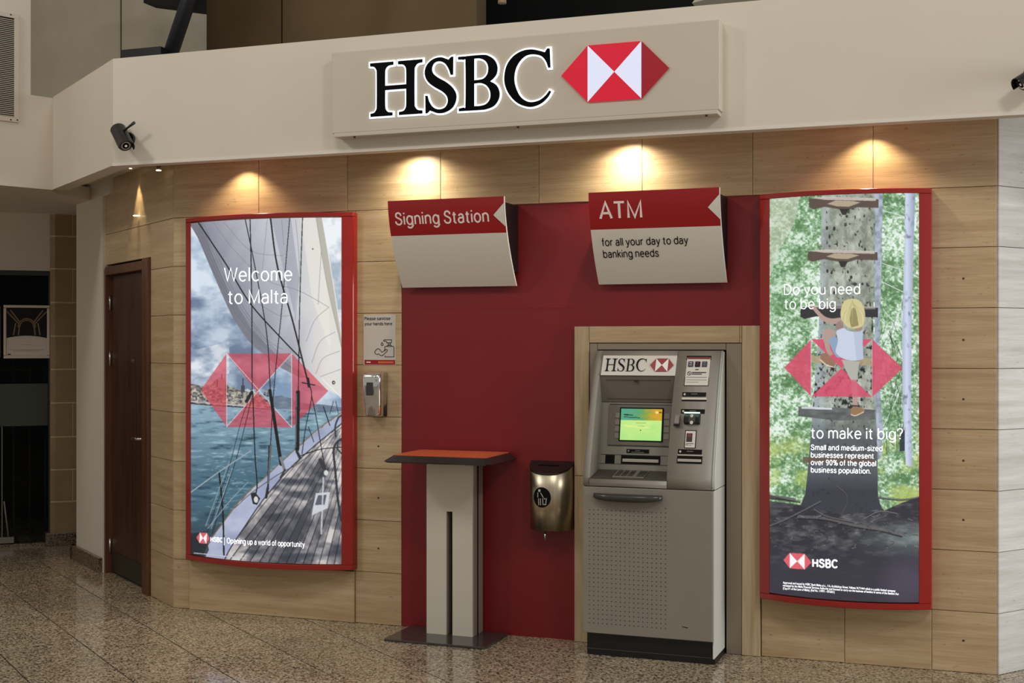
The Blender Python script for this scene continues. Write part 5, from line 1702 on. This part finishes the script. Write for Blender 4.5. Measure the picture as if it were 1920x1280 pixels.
sur(-2.048, -1.967, 0.0, 0.865, 'travertine_vertical'); sur(-2.048, -1.967, 0.865, 1.643, 'travertine_vertical')
sur(-1.967, -1.184, 1.556, 1.643, 'travertine')
sur(-1.174, -1.082, 0.0, 1.643, 'travertine_vertical')
sur(-1.184, -1.174, 1.556, 1.643, 'travertine')
sur(-1.967, -1.925, 0.0, 1.556, 'atm_frame', 6.512, 'metal_strip'); sur(-1.925, -1.2535, 1.520, 1.556, 'atm_frame', 6.512, 'metal_strip'); sur(-1.2535, -1.174, 0.0, 1.556, 'atm_frame', 6.512, 'metal_strip')

# ------------------------------------------------------------------ cash machine
am = thing('cash_machine', (-1.59, 6.37, 0), 'grey cash machine with a lit green screen set in the red wall', 'cash machine')
XL, XR = -1.917, -1.262
YBK = 6.512
pln = MB().box(-1.905, XR - 0.007, 6.268, YBK, 0.0, 0.118)
pln.box(XR - 0.007, XR + 0.002, 6.268, YBK, 0.0, 0.0295)
pln.build('plinth', 'black_plastic', am)
MB().box(-1.904, XR - 0.007, 6.2655, 6.268, 0.030, 0.033).build('plinth_line', 'atm_dark', am)
MB().box(XL + 0.004, XR - 0.006, 6.252, YBK, 0.118, 0.842).build('safe_body', 'atm_grey_dark', am)
MB().box(XR - 0.006, XR + 0.002, 6.250, YBK, 0.030, 0.842).build('side_panel', 'atm_pale', am, bevel=0.002)
MB().box(XL, XR - 0.004, 6.236, 6.252, 0.115, 0.842).build('safe_door', 'atm_grey', am, bevel=0.003)
MB().box(XR - 0.0035, XR + 0.001, 6.239, 6.252, 0.115, 0.842).build('door_edge', 'atm_trim', am)
pf = MB()
for i in range(18):
    for j in range(27):
        x = -1.884 + i * 0.0228; z = 0.165 + j * 0.0225
        if z > 0.735 and i < 17:
            continue
        pf.add([(x + 0.0026 * math.cos(a), 6.2355, z + 0.0026 * math.sin(a)) for a in np.linspace(0, 2 * math.pi, 7)[:-1]], [(0, 1, 2, 3, 4, 5)])
tag(pf.build('perforation', 'ink_black', am), kind='stuff')
sc_ = MB()
sc_.add([(-1.418, 6.2352, 0.182), (-1.384, 6.2352, 0.177), (-1.39, 6.2352, 0.174), (-1.412, 6.2352, 0.178)], [(0, 1, 2, 3)])
sc_.build('scuff_mark', 'ink_black', am)
# handle: flat-topped curved grip
hg = []
for u in np.linspace(-1, 1, 25):
    k = (1 - abs(u) ** 3.5)
    cxh = -1.684 + u * 0.172
    hg.append([(cxh, 6.236, 0.812), (cxh, 6.236 - 0.02 - 0.03 * k, 0.812 + 0.001), (cxh, 6.236 - 0.026 - 0.034 * k, 0.800), (cxh, 6.236 - 0.02 - 0.03 * k, 0.789 - 0.012 * k), (cxh, 6.236, 0.789 - 0.016 * k)])
MB().loft(hg, True, True).build('handle', 'handle_dark', am)

# upper part: curved front profile
PZ = [0.846, 0.862, 0.95, 1.10, 1.27, 1.40, 1.47, 1.505, 1.517]
PYY = [6.236, 6.233, 6.254, 6.302, 6.362, 6.418, 6.452, 6.474, 6.488]


def fy(z):
    return float(np.interp(z, PZ, PYY))


def prof(z0, z1, back=YBK, o=0.0, n=14):
    zs = np.linspace(z0, z1, n)
    return [(fy(z) + o, z) for z in zs] + [(back, z1), (back, z0)]


MB().prism(prof(0.846, 1.517), XL, -1.884, 'x', True).build('left_cheek', 'atm_grey', am)
MB().prism(prof(0.846, 1.517), -1.492, XR - 0.012, 'x', True).build('right_column', 'atm_grey', am)
MB().prism(prof(0.846, 0.884, 6.44), -1.884, -1.492, 'x', True).build('front_sill', 'atm_grey', am)
MB().prism(prof(1.391, 1.517), -1.884, -1.492, 'x', True).build('header', 'atm_grey', am)
MB().prism(prof(0.846, 1.517, o=0.006), XR - 0.012, XR - 0.003, 'x', True).build('edge_trim', 'atm_trim', am)
MB().prism(prof(0.846, 1.512, o=0.022), XR - 0.003, XR + 0.002, 'x', True).build('upper_side_panel', 'atm_pale', am)
MB().box(XL + 0.003, XR, 6.25, YBK, 0.8405, 0.8475).build('shadow_joint', 'ink_black', am)
# recess
MB().prism([(6.418, 1.391), (6.455, 1.256), (YBK, 1.256), (YBK, 1.391)], -1.884, -1.492, 'x').build('visor', 'atm_grey_dark', am)
fvis = MB()
for (a, b_, c, d) in ((-1.853, -1.515, 1.368, 1.366), (-1.853, -1.515, 1.272, 1.270)):
    fvis.add([(a, 6.4145 + (1.391 - c) * 0.274, c), (b_, 6.4145 + (1.391 - c) * 0.274, c), (b_, 6.4145 + (1.391 - d) * 0.274, d), (a, 6.4145 + (1.391 - d) * 0.274, d)], [(0, 1, 2, 3)])
fvis.build('visor_seam', 'housing_black', am)
MB().prism([(6.413, 1.366), (6.418, 1.366), (6.421, 1.357), (6.416, 1.357)], -1.702, -1.678, 'x').build('visor_catch', 'handle_dark', am)


def rec(x, z, off=0.0):
    return (x, 6.40 + 0.06 * (z - 0.912) / 0.342 - off, z)


MB().prism([(6.40, 0.912), (6.46, 1.254), (YBK, 1.254), (YBK, 0.912)], -1.884, -1.492, 'x').build('screen_panel', 'atm_grey', am)
MB().prism([(6.236, 0.884), (6.40, 0.914), (6.44, 0.914), (6.44, 0.87), (6.25, 0.87)], -1.884, -1.492, 'x').build('keypad_shelf', 'atm_dark', am)


def slab_on(surf, x0, x1, z0, z1, th, mat, name, parent=am, bevel=0.0):
    a = [surf(x0, z0, 0), surf(x1, z0, 0), surf(x1, z1, 0), surf(x0, z1, 0)]
    b2 = [surf(x0, z0, th), surf(x1, z0, th), surf(x1, z1, th), surf(x0, z1, th)]
    return MB().add(a + b2, [(0, 1, 2, 3), (4, 5, 6, 7)] + [(i, (i + 1) % 4, 4 + (i + 1) % 4, 4 + i) for i in range(4)]).build(name, mat, parent, bevel=bevel)


slab_on(rec, -1.845, -1.503, 1.038, 1.240, 0.004, 'atm_grey_dark', 'screen_bezel', bevel=0.0015)
RS = lambda x, z, o=0: rec(x, z, 0.004 + o)
strokes('bezel_seam', [[(-1.84, 1.243), (-1.5, 1.243), (-1.5, 1.034), (-1.84, 1.034)]], 0.003, lambda x, z: rec(x, z, 0.0015), 'housing_black', am)
slab_on(RS, -1.785, -1.556, 1.058, 1.228, 0.003, 'ink_black', 'screen_surround')
# LCD picture
nx, nz = 90, 68
u_ = np.linspace(0, 1, nx); v_ = np.linspace(0, 1, nz); uu, vv = np.meshgrid(u_, v_)
A = Art(uu * 114, vv * 84)
allm = np.nonzero(np.ones_like(uu, bool))
A.putf(allm, lambda x, y: mixc((206, 236, 134), (172, 226, 132), y / 84 + (fbm(x, y, 30, 12, 5, 3) - 0.5)))
A.putf(A.mask_poly([(-1, -1), (115, -1), (115, 31), (-1, 31)]), lambda x, y: mixc(mixc((82, 160, 128), (104, 158, 84), (x - 30) / 40), (206, 160, 38), (x - 55) / 40 + (fbm(x, y, 12, 9, 7, 3) - 0.5)))
A.line([(9, 16), (32, 17)], 3, (30, 50, 40)); A.line([(9, 22), (52, 24)], 2.4, (44, 70, 40)); A.put(A.mask_ell(100, 9, 5, 3), (250, 220, 140)); A.line([(106, 9), (112, 9)], 3, (110, 80, 20))
A.line([(44, 38), (70, 38)], 1.4, (120, 150, 80)); A.line([(48, 46), (66, 46)], 1.4, (90, 120, 60)); A.put(A.mask_ell(56, 57, 1.8, 1.8), (40, 70, 30)); A.line([(12, 46), (80, 50)], 5, (232, 240, 150), 0.5)
c = np.clip(A.c, 0, 255) / 255.0; c = np.where(c <= 0.04045, c / 12.92, ((c + 0.055) / 1.055) ** 2.4)
xs = -1.778 + uu * 0.214; zs = 1.222 - vv * 0.158
pts = np.array([rec(a, b_, 0.0085) for a, b_ in zip(xs.ravel(), zs.ravel())]) - np.array(offset_of(am))
grid_mesh('screen', pts, c.reshape(-1, 3), nx, nz, 'lcd_print', am)
for side in (-1.800, -1.545):
    for k in range(4):
        slab_on(RS, side - 0.008, side + 0.016 if side < -1.7 else side + 0.02, 1.072 + k * 0.034, 1.098 + k * 0.034, 0.003, 'atm_grey', 'soft_key', bevel=0.001)
slab_on(rec, -1.742, -1.625, 1.000, 1.019, 0.003, 'ink_black', 'dispenser_label')
strokes('label_text', [[(-1.695, 1.012), (-1.672, 1.012)], [(-1.715, 1.004), (-1.652, 1.004)]], 0.0025, lambda x, z: rec(x, z, 0.0038), 'grey_ink', am)
flat('label_icon', [disc(-1.731, 1.01, 0.005, 10)], lambda x, z: rec(x, z, 0.0038), 'grey_ink', am)
strokes('panel_seam', [[(-1.878, 0.989), (-1.498, 0.989)], [(-1.878, 0.943), (-1.498, 0.943)]], 0.0022, lambda x, z: rec(x, z, 0.001), 'housing_black', am)
slab_on(rec, -1.768, -1.566, 0.946, 0.987, 0.004, 'ink_black', 'cash_slot')
slab_on(lambda x, z, o: rec(x, z, 0.004 + o), -1.760, -1.572, 0.955, 0.971, 0.006, 'slot_silver', 'cash_shutter', bevel=0.002)
slab_on(rec, -1.851, -1.803, 0.945, 0.987, 0.003, 'ink_black', 'scanner_window')


def shelf_pt(x, t, off=0.0):
    # t 0 front edge .. 1 back edge of the shelf
    return (x, 6.236 + 0.164 * t, 0.884 + 0.030 * t + off)


def shelf_slab(x0, x1, t0, t1, o0, o1, mat, name, parent=am, bevel=0.0):
    a = [shelf_pt(x0, t0, o0), shelf_pt(x1, t0, o0), shelf_pt(x1, t1, o0), shelf_pt(x0, t1, o0)]
    b2 = [shelf_pt(x0, t0, o1), shelf_pt(x1, t0, o1), shelf_pt(x1, t1, o1), shelf_pt(x0, t1, o1)]
    return MB().add(a + b2, [(0, 1, 2, 3), (4, 5, 6, 7)] + [(i, (i + 1) % 4, 4 + (i + 1) % 4, 4 + i) for i in range(4)]).build(name, mat, parent, bevel=bevel)


kp = shelf_slab(-1.775, -1.615, 0.20, 0.88, 0.0, 0.004, 'key_metal', 'keypad')
for i in range(4):
    for j in range(4):
        x = -1.766 + i * 0.033 + (0.012 if i == 3 else 0); t = 0.26 + j * 0.145
        shelf_slab(x, x + (0.036 if i == 3 else 0.022), t, t + 0.10, 0.004, 0.008, 'handle_dark', 'key', kp)
# header sign
HS = lambda x, z, o=0.0: (x, fy(z) - o, z)
slab_on(lambda x, z, o: (x, fy(z) + 0.001 - o, z), -1.877, -1.491, 1.392, 1.492, 0.004, 'paper_white', 'name_plate', bevel=0.0008)
kk = 0.066 / 0.273
for ch, outs in GLYPHS.items():
    glyph_obj('name_letter', outs, lambda x, z, dp: (-1.861 + x * 0.222, fy(1.412 + z * kk) - 0.0042 - dp * 0.3, 1.412 + z * kk), 0.002, 'ink_black', am, d=-0.0035, sub=2)
hexlogo(am, -1.564, 1.445, 0.122, 0.066, lambda x, z: (x, fy(z) - 0.005, z), 'red_print', 'sign_edge', name='mark', frac=0.52)
# notice on the column
FS = lambda x, z, o=0.0: (x, fy(z) - o, z)
slab_on(FS, -1.442, -1.318, 1.343, 1.492, 0.002, 'ink_black', 'notice_holder')
slab_on(lambda x, z, o: FS(x, z, 0.002 + o), -1.438, -1.321, 1.346, 1.482, 0.001, 'paper_white', 'notice_sheet')
N1 = lambda x, z: FS(x, z, 0.0036)
flat('notice_header', [[(-1.436, 1.476), (-1.322, 1.476), (-1.322, 1.486), (-1.436, 1.486)]], N1, 'brown_red_ink', am)
for k in range(3):
    x = -1.430 + k * 0.035
    flat('card_logo', [[(x, 1.437), (x + 0.026, 1.437), (x + 0.026, 1.464), (x, 1.464)]], N1, ('navy_ink', 'ink_black', 'navy_ink')[k], am)
    flat('card_logo_mark', [[(x + 0.006, 1.445), (x + 0.02, 1.445), (x + 0.02, 1.449), (x + 0.006, 1.449)], [(x + 0.006, 1.455), (x + 0.02, 1.455), (x + 0.02, 1.459), (x + 0.006, 1.459)]], lambda x, z: FS(x, z, 0.0042), ('paper_grey', 'brown_red_ink', 'grey_ink')[k], am)
strokes('notice_lines', [[(-1.39, 1.424), (-1.376, 1.424)], [(-1.406, 1.410), (-1.336, 1.410)], [(-1.406, 1.402), (-1.358, 1.402)]], 0.0034, N1, 'ink_black', am)
strokes('notice_fine_lines', [[(-1.432, 1.386), (-1.33, 1.386)], [(-1.432, 1.373), (-1.33, 1.373)], [(-1.432, 1.362), (-1.37, 1.362)]], 0.0016, N1, 'grey_ink', am)
strokes('notice_ring', [[(-1.42 + 0.009 * math.cos(a), 1.405 + 0.009 * math.sin(a)) for a in np.linspace(0, 6.28, 13)], [(-1.426, 1.411), (-1.414, 1.399)]], 0.002, N1, 'ink_black', am)


def column_label(z0, z1, x0=-1.445, x1=-1.326):
    slab_on(FS, x0, x1, z0, z1, 0.003, 'ink_black', 'function_label')
    G = lambda x, z: FS(x, z, 0.0036)
    zm = (z0 + z1) / 2
    flat('function_icon', [disc(x0 + 0.012, zm, 0.0055, 12)], G, 'paper_grey', am)
    strokes('function_text', [[(x0 + 0.045, zm + 0.002), (x0 + 0.075, zm + 0.002)]], 0.003, G, 'grey_ink', am)


column_label(1.292, 1.312); column_label(1.209, 1.230); column_label(1.015, 1.037)
slab_on(FS, -1.446, -1.321, 1.276, 1.287, 0.005, 'slot_silver', 'receipt_lip', bevel=0.001)
slab_on(FS, -1.446, -1.321, 1.269, 1.276, 0.002, 'ink_black', 'receipt_slot')
slab_on(lambda x, z, o: FS(x, z, 0.003 + o), -1.427, -1.349, 1.210, 1.216, 0.002, 'green_glow', 'card_light')
cr = MB()
cr.prism([(fy(1.204), 1.204), (fy(1.2) - 0.022, 1.198), (fy(1.17) - 0.020, 1.168), (fy(1.155), 1.157)], -1.42, -1.348, 'x')
crd = cr.build('card_reader', 'atm_dark', am, bevel=0.003)
for (a, b_) in ((-1.424, -1.402), (-1.366, -1.344)):
    MB().prism([(fy(1.206), 1.206), (fy(1.2) - 0.032, 1.196), (fy(1.17) - 0.026, 1.166), (fy(1.155), 1.155)], a, b_, 'x').build('reader_jaw', 'black_plastic', crd, bevel=0.003)
MB().tube([(-1.384, fy(1.2) - 0.020, 1.2), (-1.384, fy(1.2) - 0.028, 1.198)], 0.007, 10).build('reader_led', 'sign_edge', crd)
MB().tube([(-1.384, fy(1.167) - 0.014, 1.168), (-1.384, fy(1.167) - 0.024, 1.166)], 0.008, 10).build('reader_led', 'sign_edge', crd)
gd = MB().prism([(fy(1.205) + 0.001, 1.205), (fy(1.2) - 0.012, 1.198), (fy(1.16) - 0.020, 1.160), (fy(1.15), 1.148)], -1.472, -1.447, 'x').build('mirror_pod', 'atm_grey', am, bevel=0.004)
MB().prism([(fy(1.160) - 0.001, 1.162), (fy(1.16) - 0.022, 1.160), (fy(1.148) - 0.018, 1.147), (fy(1.147), 1.147)], -1.473, -1.446, 'x').build('pod_foot', 'black_plastic', gd, bevel=0.002)
slab_on(FS, -1.416, -1.359, 1.043, 1.129, 0.002, 'ink_black', 'sticker_border')
K1 = lambda x, z, o=0: FS(x, z, 0.002 + o)
slab_on(K1, -1.412, -1.363, 1.046, 1.125, 0.001, 'paper_white', 'sticker')
K2 = lambda x, z: FS(x, z, 0.0036)
flat('sticker_picture', [[(-1.407, 1.073), (-1.378, 1.073), (-1.378, 1.114), (-1.407, 1.114)]], K2, 'handle_dark', am)
flat('sticker_red', [[(-1.403, 1.096), (-1.382, 1.096), (-1.382, 1.112), (-1.403, 1.112)]], lambda x, z: FS(x, z, 0.0042), 'brown_red_ink', am)
strokes('sticker_lines', [[(-1.408, 1.065), (-1.37, 1.065)], [(-1.408, 1.058), (-1.395, 1.058)], [(-1.388, 1.057), (-1.384, 1.057)]], 0.0024, K2, 'ink_black', am)
slab_on(FS, -1.447, -1.322, 0.970, 1.006, 0.003, 'ink_black', 'deposit_slot')
slab_on(lambda x, z, o: FS(x, z, 0.003 + o), -1.443, -1.326, 0.978, 0.992, 0.007, 'slot_silver', 'deposit_lip', bevel=0.003)
slab_on(FS, -1.446, -1.322, 1.006, 1.013, 0.005, 'slot_silver', 'deposit_rim', bevel=0.001)

for o in bpy.data.objects:
    if '_rot' in o:
        del o['_rot']
